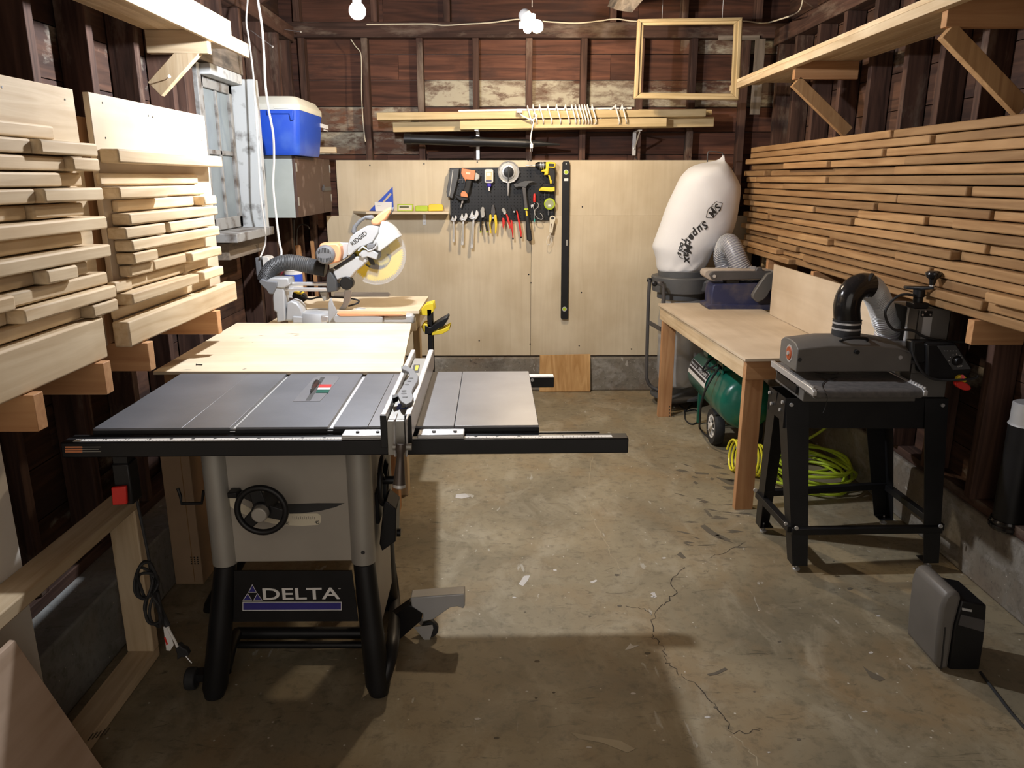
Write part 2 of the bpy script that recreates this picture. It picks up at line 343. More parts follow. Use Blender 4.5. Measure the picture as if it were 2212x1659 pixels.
for _ in range(34):
    x, y = random.uniform(1470, 1612), random.uniform(1000, 1185); l, h = random.uniform(5, 22), random.uniform(1, 3.2); s_ = random.uniform(-.1, .35)
    smear([(x - l, y - l * s_), (x - l * .3, y - h - l * s_ * .3), (x + l * .6, y + l * s_ * .6 - h * .4), (x + l, y + l * s_), (x, y + h)], M['smear'], 'scuff_mark')
for _ in range(30):
    x, y = random.uniform(1000, 1900), random.uniform(1180, 1640); r_ = random.uniform(1.5, 5)
    smear([(x + r_ * random.uniform(.7, 1.3) * math.cos(k) * 1.5, y + r_ * random.uniform(.6, 1.2) * math.sin(k) * .7) for k in (0, .9, 1.9, 2.8, 3.9, 5.1)], M['smear'] if random.random() < .75 else M['flake'], 'spot')
smear([(1863,1438),(1876,1448),(1905,1462),(1912,1468),(1900,1472),(1880,1463)], M['smear'])
smear([(1120,1262),(1132,1244),(1145,1243),(1140,1254),(1130,1266)], M['flake']); smear([(1408,1283),(1414,1279),(1419,1289),(1413,1292)], M['flake'])
smear([(1274,1257),(1288,1252),(1290,1255),(1280,1260)], M['flake']); smear([(985,1068),(1005,1066),(1015,1073),(998,1077),(984,1075)], M['flake'])
smear([(1350,1404),(1362,1390),(1367,1395),(1381,1394),(1362,1402)], M['flake'])
smear([(1232,1582),(1275,1590),(1340,1600),(1372,1618),(1355,1626),(1300,1604),(1250,1596)], M['smearlight'])
# ceiling: two roof slopes with rafters
zt, zr = 2.62, 3.7; xm = (XL + XR) / 2
b = B()
for k in range(9):
    f0, f1 = k / 9, (k + 1) / 9 - .004
    for x0 in (XL - .3, XR + .3):
        a = Vector((x0 + (xm - x0) * f0, 0, zt + (zr - zt) * f0)); c = Vector((x0 + (xm - x0) * f1, 0, zt + (zr - zt) * f1)); up = Vector((0, 0, .03))
        b.prism([a + Vector((0, YF, .1)), c + Vector((0, YF, .1)), c + Vector((0, 6, .1)), a + Vector((0, 6, .1))], up)
b.box(XL-.3, XR+.3, YF, 6, 3.86, 3.9)
cl = b.out('ceiling', M['siding_side'], kind='structure')
for y in [5.3, 4.7, 4.1, 3.5, 2.9, 2.3, 1.7]:
    for x0 in (XL - .2, XR + .2):
        B().bar((x0, y, zt), (xm, y, zr), .045, .12).out('rafter', M['stud_x'], cl)
# foundation curb
trim = []
M['curbl'] = concrete('painted_curb', (.27, .28, .275), (.15, .145, .13), (.36, .38, .38), (.22, .17, .12), sc=1.4, rough=.6)
b = B().box(-1.32, -1.75, YF, 5.9, 0, .25); t1 = b.out('trim_1', M['curbl'], kind='structure', bevel=.008)
b = B().box(1.86, 2.2, YF, 5.9, 0, .28); t2 = b.out('trim_2', M['curb'], kind='structure', bevel=.01)
b = B().box(-1.35, 1.9, 5.64, 5.9, 0, .255); t3 = b.out('trim_3', M['curb'], kind='structure', bevel=.008)
# sill plates
B().box(-1.46, -1.56, YF, 5.7, .25, .29).out('sill_plate', M['stud_y'], t1, bevel=.003)
B().box(1.88, 1.96, YF, 5.7, .28, .32).out('sill_plate', M['stud_y'], t2, bevel=.003)
B().box(-1.40, 1.85, 5.701, 5.788, .255, .30).out('sill_plate', M['stud_x'], t3, bevel=.003)
# back wall
b = B(); z = .28; rows = []
ys = [334, 285, 231, 173, 117, 78]
zs = [at(1100, y, Y=5.79).z for y in ys]
lv = [.28, .46, .64, .82, 1.0, 1.18, 1.36, 1.54] + zs[0:5]
while lv[-1] < 3.6: lv.append(lv[-1] + .185)
for i in range(len(lv) - 1):
    xs = [-1.75, random.uniform(-1, -.2), random.uniform(.3, 1.3), 2.2]
    if i in (8, 9, 10): xs = [-1.75, at(915, 200, Y=5.79).x, at(1500 if i != 9 else 1400, 200, Y=5.79).x, 2.2]
    for j in range(3):
        b.mi = 1 if (i == 10 and j >= 1) or (i in (8, 9) and j == 0) or (i == 12 and j == 2) else 0
        b.box(xs[j] + .001, xs[j+1] - .001, 5.79 + random.uniform(0, .003), 5.82, lv[i] + .0025, lv[i+1] - .0025)
wb = b.out('wall_back', [M['siding'], M['siding_white']], kind='structure')
B().box(-1.8, 2.25, 5.823, 5.85, 0, 3.9).out('sheathing', M['darkgrey'], wb)
zh0, zh1 = at(1000, 80, Y=5.68).z, at(1000, 46, Y=5.68).z
B().box(-1.56, 1.96, 5.701, 5.788, zh0, zh1).out('header_beam', M['stud_x'], wb, bevel=.004)
for px in (575, 655, 790, 908, 1028, 1143, 1261, 1383, 1497, 1610):
    x = at(px, 180, Y=5.70).x
    B().box(x - .022, x + .022, 5.70, 5.788, .30, zh0 - .001).out('stud', M['stud_z'], wb, bevel=.003)
for px in (640, 808, 965, 1325, 1480, 1640):
    x = at(px, 20, Y=5.72).x
    B().box(x - .022, x + .022, 5.70, 5.788, zh1 + .001, 3.4).out('gable_stud', M['stud_z'], wb, bevel=.003)
B().box(at(915,0,Y=5.7).x, at(1138,0,Y=5.7).x, 5.702, 5.785, at(1000,342,Y=5.7).z, at(1000,328,Y=5.7).z).out('blocking', M['stud_x'], wb)
# pale scraps nailed on the back wall behind the hanging frame
B().box(at(1552,84,Y=5.69).x, at(1640,84,Y=5.69).x, 5.682, 5.6995, at(1552,87,Y=5.69).z, at(1552,77,Y=5.69).z).out('batten', M['grey_x'], label='short grey horizontal batten on the back wall, seen through the hanging frame', cat='batten')
B().box(at(1622,200,Y=5.69).x, at(1642,200,Y=5.69).x, 5.66, 5.681, at(1620,248,Y=5.69).z, at(1620,85,Y=5.69).z).out('batten', M['grey_z'], label='grey upright batten on the back wall right of the hanging frame', cat='batten')
# bare plywood lining on the back wall (two rows of sheets)
zs_ = at(713, 466, Y=5.69).z; zt_ = at(1100, 346, Y=5.68).z; zb_ = at(1100, 768, Y=5.68).z
def sheet(x0, x1, z0, z1, lab):
    return B().box(x0, x1, 5.682, 5.70, z0, z1).out('plywood_sheet', M['ply'], label=lab, cat='plywood sheet', bevel=.001)
xa, xb, xs_, xe = at(713,600,Y=5.68).x, at(728,400,Y=5.68).x, at(1146,765,Y=5.68).x, at(1567,338,Y=5.68).x
ps = sheet(xb, xe, zs_, zt_, 'upper birch plywood lining on back wall, behind the black pegboard and shelf')
pl1 = sheet(xa, xs_ - .001, zb_, zs_ - .0005, 'lower left birch plywood lining on back wall, behind the mitre saw')
pl2 = sheet(xs_ + .001, 1.80, zb_, zs_ - .0005, 'lower right birch plywood lining on back wall, behind the dust collector')
def screws(par, pts):
    for x, y in pts:
        p = at(x, y, Y=5.682); B().cyl((p.x, 5.6835, p.z), (p.x, 5.6812, p.z), .0055, seg=10).out('screw_head', M['black'], par)
screws(ps, [(799,357),(916,354),(1031,350),(1141,347),(1147,347),(1259,344),(1374,341),(1490,339),(1258,447)])
screws(pl1, [(1142,593),(1035,736),(1145,743)]); screws(pl2, [(1147,611),(1256,632),(1251,747),(1364,754)])
# left wall
def sidewall(X0, X1, name, lv, holes=None):
    b = B(); z = .27
    while z < 3.0:
        ys = [YF, random.uniform(.5, 1.8), random.uniform(2.3, 4.2), 5.85]
        segs = list(zip(ys, ys[1:]))
        for a, c in segs:
            if holes and z + .18 > holes[2] and z < holes[3]:
                for p, q in ((a, min(c, holes[0])), (max(a, holes[1]), c)):
                    if q - p > .02: b.box(X0, X1, p + .001, q - .001, z + .002, z + .178)
            else: b.box(X0 + random.uniform(0, .003), X1, a + .001, c - .001, z + .002, z + .178)
        z += .18
    return b.out(name, M['siding_side'], kind='structure')
WY0, WY1, WZ0, WZ1 = 3.97, 4.47, 1.30, 2.08
wl = sidewall(-1.60, -1.57, 'wall_left', 0, (WY0, WY1, WZ0, WZ1))
b = B().box(-1.64, -1.61, YF, WY0, .25, 2.75).box(-1.64, -1.61, WY1, 5.85, .25, 2.75).box(-1.64, -1.61, WY0, WY1, .25, WZ0).box(-1.64, -1.61, WY0, WY1, WZ1, 2.75)
b.out('sheathing', M['darkgrey'], wl)
for y in (.35, .72, 1.09, 1.45, 1.82, 2.19, 2.57, 2.93, 3.29, 3.62, 4.60, 4.98, 5.33, 5.62):
    B().box(-1.46, -1.565, y - .022, y + .022, .29, 2.46).out('stud', M['stud_z'], wl, bevel=.003)
for y in (4.05, 4.3): B().box(-1.46, -1.565, y - .022, y + .022, 2.24, 2.46).out('stud', M['stud_z'], wl, bevel=.003)
B().box(-1.45, -1.56, YF, 5.7, 2.46, 2.56).out('top_plate', M['stud_y'], wl, bevel=.004)
B().box(-1.455, -1.55, 3.70, 4.56, 2.11, 2.23).out('window_header', M['grey_y'], wl, bevel=.004)
B().box(-1.46, -1.56, 3.74, 3.84, .29, 2.46).out('stud', M['stud_z'], wl, bevel=.003)
# right wall
wr = sidewall(1.99, 1.96, 'wall_right', 0)
B().box(2.0, 2.03, YF, 5.85, .25, 2.75).out('sheathing', M['darkgrey'], wr)
for y in (.4, .8, 1.2, 1.6, 2.06, 2.46, 2.86, 3.20, 3.50, 3.81, 4.18, 4.55, 4.92, 5.29, 5.62):
    B().box(1.85, 1.955, y - .022, y + .022, .32, 2.44).out('stud', M['stud_z'], wr, bevel=.003)
B().box(1.84, 1.955, YF, 5.7, 2.44, 2.54).out('top_plate', M['stud_y'], wr, bevel=.004)

# loose rafter tail hanging into view
B().prism([at(x, y, Y=5.0) for x, y in ((1334,22),(1338,12),(1345,-6),(1394,-6),(1365,27))], (0, .5, .12)).out('rafter_tail', M['grey_y'], cl)
# window in the left wall
wn = B()
wn.box(-1.36, -1.56, WY1 - .02, WY1 + .03, WZ0 - .02, WZ1).box(-1.43, -1.56, WY0 + .021, WY1 - .021, WZ1 - .03, WZ1 + .02)
win = wn.out('window_1', M['paintwhite'], kind='structure', bevel=.003)
B().box(-1.478, -1.56, WY0 - .03, WY0 + .02, WZ0, WZ1 + .02).out('window_jamb', M['sashpaint'], win, bevel=.003)
B().box(-1.34, -1.56, WY0 - .08, WY1 + .05, WZ0 - .05, WZ0 - .005).out('window_sill', M['sashpaint'], win, bevel=.004)
B().box(-1.40, -1.56, WY0 - .04, WY1 + .05, WZ0 - .14, WZ0 - .055).out('apron', M['grey_y'], win, bevel=.003)
s = B(); y0, y1, z0, z1 = WY0 + .022, WY1 - .022, WZ0, WZ1 - .032
s.box(-1.49, -1.525, y0, y0 + .045, z0, z1).box(-1.49, -1.525, y1 - .045, y1, z0, z1).box(-1.49, -1.525, y0, y1, z0, z0 + .06).box(-1.49, -1.525, y0, y1, z1 - .05, z1)
s.out('window_sash', M['sashpaint'], win, bevel=.003)
s = B(); ym = (y0 + y1) / 2
s.box(-1.495, -1.52, ym - .012, ym + .012, z0 + .06, z1 - .05)
for k in (1,): 
    zz = z0 + .06 + (z1 - z0 - .11) * .52; s.box(-1.495, -1.52, y0 + .045, y1 - .045, zz - .012, zz + .012)
s.out('muntin', M['sashpaint'], win, bevel=.002)
M['glass'] = mat('dusty_glass', (.21, .25, .27), .35, var=.3, scale=3, spec=.6)
B().box(-1.506, -1.510, y0 + .02, y1 - .02, z0 + .03, z1 - .03).out('window_pane', M['glass'], win)
# electrical cable along the back header, stapled to the wall
B().tube([at(x, y, Y=5.63) for x, y in ((792,53),(880,52),(930,52),(960,55),(1010,52),(1060,49),(1115,42),(1130,44))], .0045, seg=6).out('electric_cable', M['tan'], label='thin white cable stapled along the back header left of the triple bulbs', cat='cable')
B().tube([at(x, y, Y=5.63) for x, y in ((1172,46),(1240,50),(1290,46),(1330,41),(1372,46),(1440,46),(1540,44),(1612,46),(1650,50)) ] + [at(x, y, Y=5.1) for x, y in ((1690,40),(1725,25),(1735,-5))], .0045, seg=6).out('electric_cable', M['tan'], label='thin white cable on the back header running right from the triple bulbs', cat='cable')
B().tube([at(x, y, Y=5.67) for x, y in ((758,85),(768,100),(779,115),(781,150),(781,200),(784,260),(789,306))], .0035, seg=6).out('electric_cable', M['tan'], label='thin loose cable hanging down the back wall right of the blue cooler', cat='cable')
# ------------------------------------------------------------------ bulbs
M['bulb1'] = emis('lit_bulb_cool', BULB1_COL, BULB1); M['bulb2'] = emis('lit_bulb_warm', BULB2_COL, BULB2)
M['bulboff'] = mat('frosted_dark_bulb', (.6, .6, .6), .2)
P1 = at(772, 24, Y=3.2); t = thing('hanging_bulb', 'bright bare bulb hanging left of centre, nearest the camera', 'light bulb', P1)
B().ball(P1, .031).out('bulb', M['bulb1'], t)
B().cyl(P1 + Vector((0,0,.028)), P1 + Vector((0,0,.055)), .016, seg=16).out('screw_base', M['steel'], t)
B().lathe(P1 + Vector((0,0,.05)), (0,0,1), [(.019,0),(.021,.01),(.021,.045),(.01,.055)]).out('socket', M['white'], t)
B().cyl(P1 + Vector((0,0,.1)), P1 + Vector((0,0,.9)), .0025, seg=8).out('cord', M['rubber'], t)
P2 = at(1150, 52, Y=4.62); t = thing('triple_bulb_splitter', 'white socket splitter with lit bulbs and one unlit bulb, above the pegboard', 'light fixture', P2)
cA = at(1160, 57, Y=4.58); cB = at(1140, 62, Y=4.66); cC = at(1134, 34, Y=4.60); cD = at(1121, 54, Y=4.7)
B().ball(cA, .034).out('bulb', M['bulb2'], t); B().ball(cB, .024).out('bulb', M['bulb2'], t)
B().ball(cC, .036).out('unlit_bulb', M['bulboff'], t); B().cyl(cD, cD + Vector((.03,0,0)), .018).out('empty_socket', M['white'], t)
B().tube([cD + Vector((.03,0,0)), P2 + Vector((0,.06,.01)), P2 + Vector((0,.07,.06))], .018, seg=14).out('socket', M['white'], t)
B().cyl(P2 + Vector((0,.07,.1)), P2 + Vector((0,.07,.75)), .0025, seg=8).out('cord', M['rubber'], t)
# third bulb behind the camera would go here (none seen)
ORD = ['zeroth','first','second','third','fourth','fifth','sixth','seventh','eighth','ninth','tenth','eleventh','twelfth','thirteenth','fourteenth','fifteenth','sixteenth','seventeenth','eighteenth','nineteenth','twentieth']
def pile(data, z0, pitch, nrow, ya, yb, xb, fill, mt, place, group, side, seed):
    """rows of planks lying flat; data = protruding planks (px0, py0, px1, front X); gaps are filled with set back planks"""
    random.seed(seed); rows = [[] for _ in range(nrow)]
    for (x0, y0, x1, y1, X) in data:
        a = at(x0, y0, X=X); c = at(x1, y1, X=X); r = round(((a.z + c.z) / 2 - z0) / pitch) - 1
        lo, hi = sorted((a.y, c.y))
        if x0 <= 0 or x1 >= 2205: lo = ya
        if 0 <= r < nrow: rows[r].append([max(lo, ya), min(hi, yb + .03), X])
    cnt = 0
    for r in range(nrow):
        L_ = sorted(rows[r]); out = []; y = ya + random.uniform(-.02, .05); end = yb + random.uniform(-.05, .03)
        for s_ in L_:
            s_[0] = max(s_[0], y)
            if s_[1] - s_[0] < .05: continue
            if s_[0] - y > .09: out.append([y, s_[0] - .004, fill + random.uniform(-.008, .008)])
            out.append(s_); y = s_[1] + .004
        while end - y > .09:
            n_ = y + random.uniform(.5, 1.4) if end - y > 1.2 else end
            out.append([y, n_ - .004, fill + random.uniform(-.012, .012)]); y = n_
        out.sort(key=lambda q: -q[1])
        for k, (a, c, X) in enumerate(out):
            z = z0 + r * pitch; th = pitch - .0035
            b = B(); j = random.uniform(-.0012, .0012)
            b.box(X, xb, a, c, z + .001, z + th)
            od = f', {ORD[k+1]} from far end' if len(out) > 1 else ''
            b.out('lumber_board', mt, bevel=.0055, label=f'rough pine plank {place}, {ORD[nrow - r]} row from top{od}', cat='lumber', group=group)
            cnt += 1
    return cnt
Z = lambda L_, ox, oy, s: [(ox + a / s, oy + b / s, ox + c / s, oy + d / s, X) for a, b, c, d, X in L_]
# right wall stack
F2, F1, F0 = 1.635, 1.652, 1.672
rd = Z([(655,858,1675,757,F1),(615,890,1412,832,F2),(1425,832,2300,735,F1),(665,915,820,905,F1),(830,925,1080,905,F2),(1530,872,2300,805,F2),
        (1100,945,2110,885,F1),(605,980,720,972,F2),(675,1010,1447,965,F2),(1465,967,2300,930,F1),(620,1018,670,1015,F1),(1090,1030,2300,1000,F1),
        (590,1075,815,1070,F1),(825,1068,1885,1058,F2),(1915,1062,2300,1070,F1),(650,1105,1480,1112,F1),(1485,1110,2300,1140,F2),(595,1134,1362,1152,F2),(1375,1152,2020,1188,F1),
        (600,1165,1000,1185,F1),(1260,1196,1655,1214,F2),(1670,1220,2300,1260,F1),(740,1205,1232,1230,F2),(600,1222,738,1230,F1),(1240,1236,1780,1290,F1),(980,1262,1235,1280,F1),(1800,1270,2300,1320,F2),
        (880,1285,2000,1345,F1),(610,1285,870,1305,F2),(1580,1310,2300,1400,F2),(585,1315,1085,1345,F2),(1095,1345,1790,1440,F2),(605,1350,905,1375,F1),(795,1380,1460,1440,F1),(580,1375,790,1400,F2)], 1380, 0, 2.659)
rd += Z([(795,50,1670,195,F1),(1470,112,2300,235,F1),(1685,205,2125,215,F2),(580,100,860,135,F2),(940,150,1975,370,F1),(1985,372,2300,440,F2),(1430,290,1975,368,F1)], 1380, 500, 2.659)
n1 = pile(rd, 1.075, .0385, 18, 1.5, 5.46, 1.80, F0, M['brown_y'], 'in right wall stack', 'planks stacked on the right wall', 1, 5)
# rack arms under the right stack
k = 0
for y in (1.97, 2.70, 3.44, 4.18, 4.92):
    k += 1
    B().box(1.66, 1.85, y - .019, y + .019, .985, 1.0735).out('rack_arm', M['fir_x'], bevel=.002, label='wooden arm under the right wall plank stack, ' + ORD[k] + ' from the camera', cat='support arm', group='arms under the right stack')
# left wall stack, near part
G2, G1, G0 = -1.115, -1.135, -1.155
la = Z([(365,535,925,600,G2),(0,500,290,540,G1),(0,645,610,740,G1),(685,703,945,722,G2),(0,818,575,845,G1),(0,940,320,950,G1),(405,952,1000,965,G2),(0,1135,235,1135,G0-.005),
        (630,1200,900,1203,G1),(0,1335,1035,1315,G2),(600,1490,980,1460,G0),(0,1645,1070,1525,G2)], 0, 180, 4.364)
la += Z([(300,232,495,195,G2),(0,352,700,242,G1),(145,450,762,308,G2),(0,463,100,445,G2),(590,430,767,387,G2)], 0, 500, 2.962)
n2 = pile(la, 1.1935, .0385, 13, .9, 2.17, -1.188, G0, M['pine_y'], 'in near left stack', 'planks in the near left stack', -1, 11)
lb = Z([(755,950,1375,1030,G2),(762,1178,1072,1185,G2),(1270,1240,1480,1238,G2),(745,1280,1240,1272,G0),(825,1320,1482,1298,G2),(1080,1376,1366,1355,G2),(1360,1402,1525,1392,G2),(805,1465,1060,1440,G2),
        (848,1540,1550,1440,G2),(858,1615,1010,1588,G2),(1212,1617,1535,1545,G2)], 0, 0, 2.962)
lb += Z([(985,175,1190,135,G1),(832,210,980,200,G1),(1302,225,1465,185,G2),(830,290,1180,238,G0),(1275,262,1515,220,G1),(850,415,1275,288,G2),(920,488,1522,298,G2)], 0, 500, 2.962)
lb2 = [q for q in lb]
n3 = pile(lb2, 1.155, .0385, 11, 2.26, 3.02, -1.1725, G0, M['pine_y'], 'in far left stack', 'planks in the far left stack', -1, 3)
p = at(255, 321, X=G2); q = at(481, 353, X=G2)
B().box(G2, -1.1725, p.y, q.y, p.z - .04, p.z).out('lumber_board', M['pine_y'], bevel=.0055, label='single pine batten fixed across the bright plywood panel, above the far left stack', cat='lumber')
print('boards', n1, n2, n3)
# panels standing behind the left stacks, wide boards at their foot
def slab(x0, x1, y0, y1, z0, z1, m, lab, cat, nm='panel', bv=.002): return B().box(x0, x1, y0, y1, z0, z1).out(nm, m, label=lab, cat=cat, bevel=bv)
s1 = slab(-1.188, -1.2055, .8, at(157,193,X=-1.188).y, 1.08, at(157,193,X=-1.188).z, M['pine_y'], 'pale wooden panel standing behind the near left plank stack, with knots and cracks', 'wood panel', 'wood_sheet')
s2 = slab(-1.1725, -1.190, at(190,198,X=-1.1725).y, at(443,268,X=-1.1725).y, 1.075, at(190,198,X=-1.1725).z, M['ply_y'], 'bright plywood panel standing behind the far left plank stack', 'plywood', 'plywood_sheet')
for (x, y) in ((221,222),(320,250),(330,253),(436,303),(228,298)):
    a = at(x, y, X=-1.1725); B().cyl(a + Vector((-.001,0,0)), a + Vector((.001,0,0)), .003, seg=8).out('screw_hole', M['black'], s2)
for (x, y) in ((4,188),(140,215)):
    a = at(x, y, X=-1.188); B().cyl(a + Vector((-.001,0,0)), a + Vector((.001,0,0)), .003, seg=8).out('screw_hole', M['black'], s1)
slab(-1.206, -1.30, 2.215, 3.05, 1.075, 1.73, M['fir_z'], 'brown thick plank slab standing edgewise behind the bright plywood panel', 'lumber', 'lumber_slab')
slab(-1.208, -1.31, .9, 2.19, 1.075, 1.62, M['brown_y'], 'brown plank slab standing behind the pale panel of the near left stack', 'lumber', 'lumber_slab')
slab(-1.12, -1.165, .9, at(225,700,X=-1.12).y, 1.075, 1.190, M['pine_y'], 'wide knotty board at the foot of the near left plank stack', 'lumber', 'wide_board', .006)
slab(-1.115, -1.165, at(280,720,X=-1.115).y, at(511,620,X=-1.115).y, 1.075, 1.152, M['pine_y'], 'wide board at the foot of the far left plank stack', 'lumber', 'wide_board', .006)
for k, (x, y) in enumerate(((70,850),(222,785),(318,742),(468,676))):
    X = -1.10; a = at(x, y, X=X)
    B().box(X, -1.455, a.y, a.y + .04, .985, 1.0735).out('rack_arm', M['fir_x'], bevel=.002, label='stub wooden arm under the left plank stacks, ' + ORD[k+1] + ' from the camera', cat='support arm', group='arms under the left stacks')
# left shelf with its bracket
def ledge(t, xw, xf, z, y0, y1, brk, m, mb, sgn, fh, lowY, slats=4):
    wid = abs(xf - xw) / slats; dx = (xf - xw) / slats
    for i in range(slats): B().box(xw + dx * i + .001 * sgn, xw + dx * (i + 1) - .001 * sgn, y0, y1 - (0 if i > 1 else .0), z, z + .019).out('shelf_board', m, t, bevel=.0015)
t = thing('wall_shelf', 'pale slatted wooden shelf high on the left wall, above the window', 'shelf', (-1.46, 2.5, 2.14))
Zs = 2.14; xf = -1.208
ledge(t, -1.46, xf, Zs, .9, 3.84, None, M['pine_y'], None, 1, 0, 0)
B().box(xf - .001, xf + .018, .9, 3.84, Zs - .040, Zs + .020).out('front_lip', M['pine_y'], t, bevel=.002)
B().box(xf - .019, xf + .004, .9, 3.66, Zs + .0205, Zs + .085).out('front_rail', M['pine_y'], t, bevel=.002)
yb_ = at(444, 42, X=xf).y
for y in (yb_, 1.45):
    br = B().box(-1.458, xf - .001, y - .002, y + .036, Zs - .088, Zs - .0005).out('bracket_arm', M['pine_x'], t, bevel=.002)
    B().bar((-1.445, y + .017, 1.915), (xf - .055, y + .017, Zs - .055), .036, .072).out('brace', M['pine_z'], t, bevel=.002)
# right shelf
t = thing('wall_shelf', 'long pale shelf high on the right wall with diagonal braces', 'shelf', (1.85, 3.5, 2.15))
Zr = 2.155; xr = 1.476
for i in range(4): B().box(1.85 - .0935 * i - .001, 1.85 - .0935 * (i + 1) + .0005, 1.0, 5.38 - (0.12 if i < 2 else 0), Zr, Zr + .02).out('shelf_board', M['pine_y'], t, bevel=.0015)
B().box(xr - .001, xr + .036, 1.0, 5.40, Zr - .036, Zr - .0005).out('front_lip', M['pine_y'], t, bevel=.002)
ya_ = at(1701, 138, X=xr).y
for y, m_ in ((ya_, 'fir_x'), (2.88, 'fir_x')):
    B().box(xr + .037, 1.848, y - .018, y + .018, Zr - .09, Zr - .0005).out('bracket_arm', M[m_], t, bevel=.002)
    B().bar((xr + .05, y, Zr - .10), (1.83, y, 1.80), .036, .062).out('brace', M['brown_z' if y > 3 else 'brown_z'], t, bevel=.002)
B().box(xr - .016, xr - .002, 2.86, 2.9, Zr - .04, Zr + .03).out('end_block', M['redbrown'], t) if False else None
# nails
def nail(a, c, lab):
    b = B().cyl(a, c, .0022, seg=8).cyl(Vector(c) - (Vector(c) - Vector(a)).normalized() * .002, c, .006, seg=10); b.out('long_nail', M['steel'], label=lab, cat='nail')
nail(at(542,66,X=-1.46), at(589,101,X=-1.46+.16), 'long nail sticking out of the left wall beside the white cord')
nail(at(343,186,X=-1.46), at(366,165,X=-1.36), 'bent nail sticking out of a stud below the left shelf bracket')
nail(at(612,63,X=-1.46), at(650,69,X=-1.32), 'thin nail sticking out of the top plate in the far left corner')
# bundle of lumber on two steel brackets on the back wall
def plank(x0, y0, x1, y1, h, Y, d, m, lab, nm='lumber_board'):
    a = at(x0, y0, Y=Y); c = at(x1, y1, Y=Y); hh = h / 1660 * ((a - CAMP).length * .97)
    a.z -= hh / 2; c.z -= hh / 2; a.y += d / 2; c.y += d / 2
    return B().bar(a, c, d, hh - .001).out(nm, m, label=lab, cat='lumber', bevel=.003)
plank(813, 243, 1526, 235, 15, 5.46, .085, M['stick_x'], 'upper long pine board on the back wall brackets, reaching farthest left')
plank(848, 264, 1543, 252, 20, 5.55, .06, M['stick_x'], 'lower rear long pine board on the back wall brackets, reaching farthest right')
plank(993, 260.5, 1441, 254, 18, 5.46, .088, M['stick_x'], 'shorter pine board in front of the lower one on the back wall brackets')
plank(990, 237, 1365, 231, 4.5, 5.50, .04, M['cord'], 'thin white strip lying on top of the boards on the back wall', 'trim_strip')
plank(1380, 236, 1539, 236.5, 11, 5.575, .04, M['stick_x'], 'short pine stick end peeping out behind the right of the upper board')
for px, lab in ((1030, 'left steel shelf bracket holding the pine boards on the back wall'), (1380, 'right steel shelf bracket holding the pine boards on the back wall')):
    a = at(px, 281, Y=5.5); zt0 = a.z
    t = thing('steel_bracket', lab, 'bracket', (a.x, 5.69, zt0 - .12))
    zlo = at(px, 345 if px < 1100 else 336, Y=5.68).z
    B().box(a.x - .012, a.x + .012, 5.672, 5.6995 if px > 1100 else 5.6815, max(zlo, zt0-.2), zt0 - .003).out('wall_leg', M['steel'], t, bevel=.001)
    B().box(a.x - .012, a.x + .012, 5.44, 5.672, zt0 - .006, zt0 - .0015).out('shelf_arm', M['steel'], t)
    if px > 1100: B().bar((a.x, 5.46, zt0 - .012), (a.x, 5.676, zt0 - .12), .006, .012).out('strut', M['steel'], t)
# white extension cord wound round the boards
pts = []
for k in range(15):
    px = [1140,1152,1166,1184,1203,1222,1236,1244,1252,1258,1264,1270,1280,1330,1345][k]
    a0 = at(px, 232, Y=5.44); a1 = at(px + 8, 262, Y=5.44)
    pts += [a0 + Vector((0,.04,.012)), a0 + Vector((0,-.005,0)), a1 + Vector((0,-.005,0)), a1 + Vector((0,.05,-.008))]
t = thing('extension_lead', 'white extension cord wound round the pine boards, its plug hanging down', 'extension cord', at(1150, 262, Y=5.43))
B().tube(pts, .0045, seg=6, n=4).out('wound_cord', M['cord'], t)
B().tube([at(x, y, Y=5.42) for x, y in ((1128,250),(1140,256),(1152,262),(1150,275),(1146,300),(1148,310))], .0045, seg=6).out('loose_cord', M['cord'], t)
B().tube([at(x, y, Y=5.425) for x, y in ((1118,236),(1124,246),(1136,254),(1150,258),(1160,250),(1152,244))], .0045, seg=6).out('loose_cord', M['cord'], t)
a = at(1122, 240, Y=5.42); B().box(a.x-.02, a.x+.02, a.y-.012, a.y+.012, a.z-.012, a.z+.014).out('socket_end', M['white'], t, bevel=.004)
a = at(1148, 316, Y=5.42); pl = B().box(a.x-.011, a.x+.011, a.y-.01, a.y+.01, a.z-.014, a.z+.018).out('plug', M['white'], t, bevel=.004)
for s_ in (-1, 1): B().box(a.x+s_*.005-.001, a.x+s_*.005+.001, a.y-.003, a.y+.003, a.z-.034, a.z-.013).out('prong', M['steel'], pl)
# black blower tube
ap, bp_ = at(873, 300, Y=5.56), at(1210, 312, Y=5.56)
dv = (bp_ - ap); ln = dv.length
t = thing('blower_tube', 'long black tapered leaf blower tube under the pine boards', 'blower tube', ap)
B().lathe(ap, dv, [(.036,0),(.036,.05),(.033,.052),(.033,ln*.42)], 24).out('wide_tube', M['black'], t)
B().lathe(ap, dv, [(.037,ln*.415),(.038,ln*.43),(.034,ln*.47),(.030,ln*.52),(.028,ln*.78)], 24).out('joint_tube', M['black'], t)
B().lathe(ap, dv, [(.0275,ln*.78),(.018,ln*.88),(.009,ln*.95),(.006,ln)], 24).out('nozzle', M['black'], t)
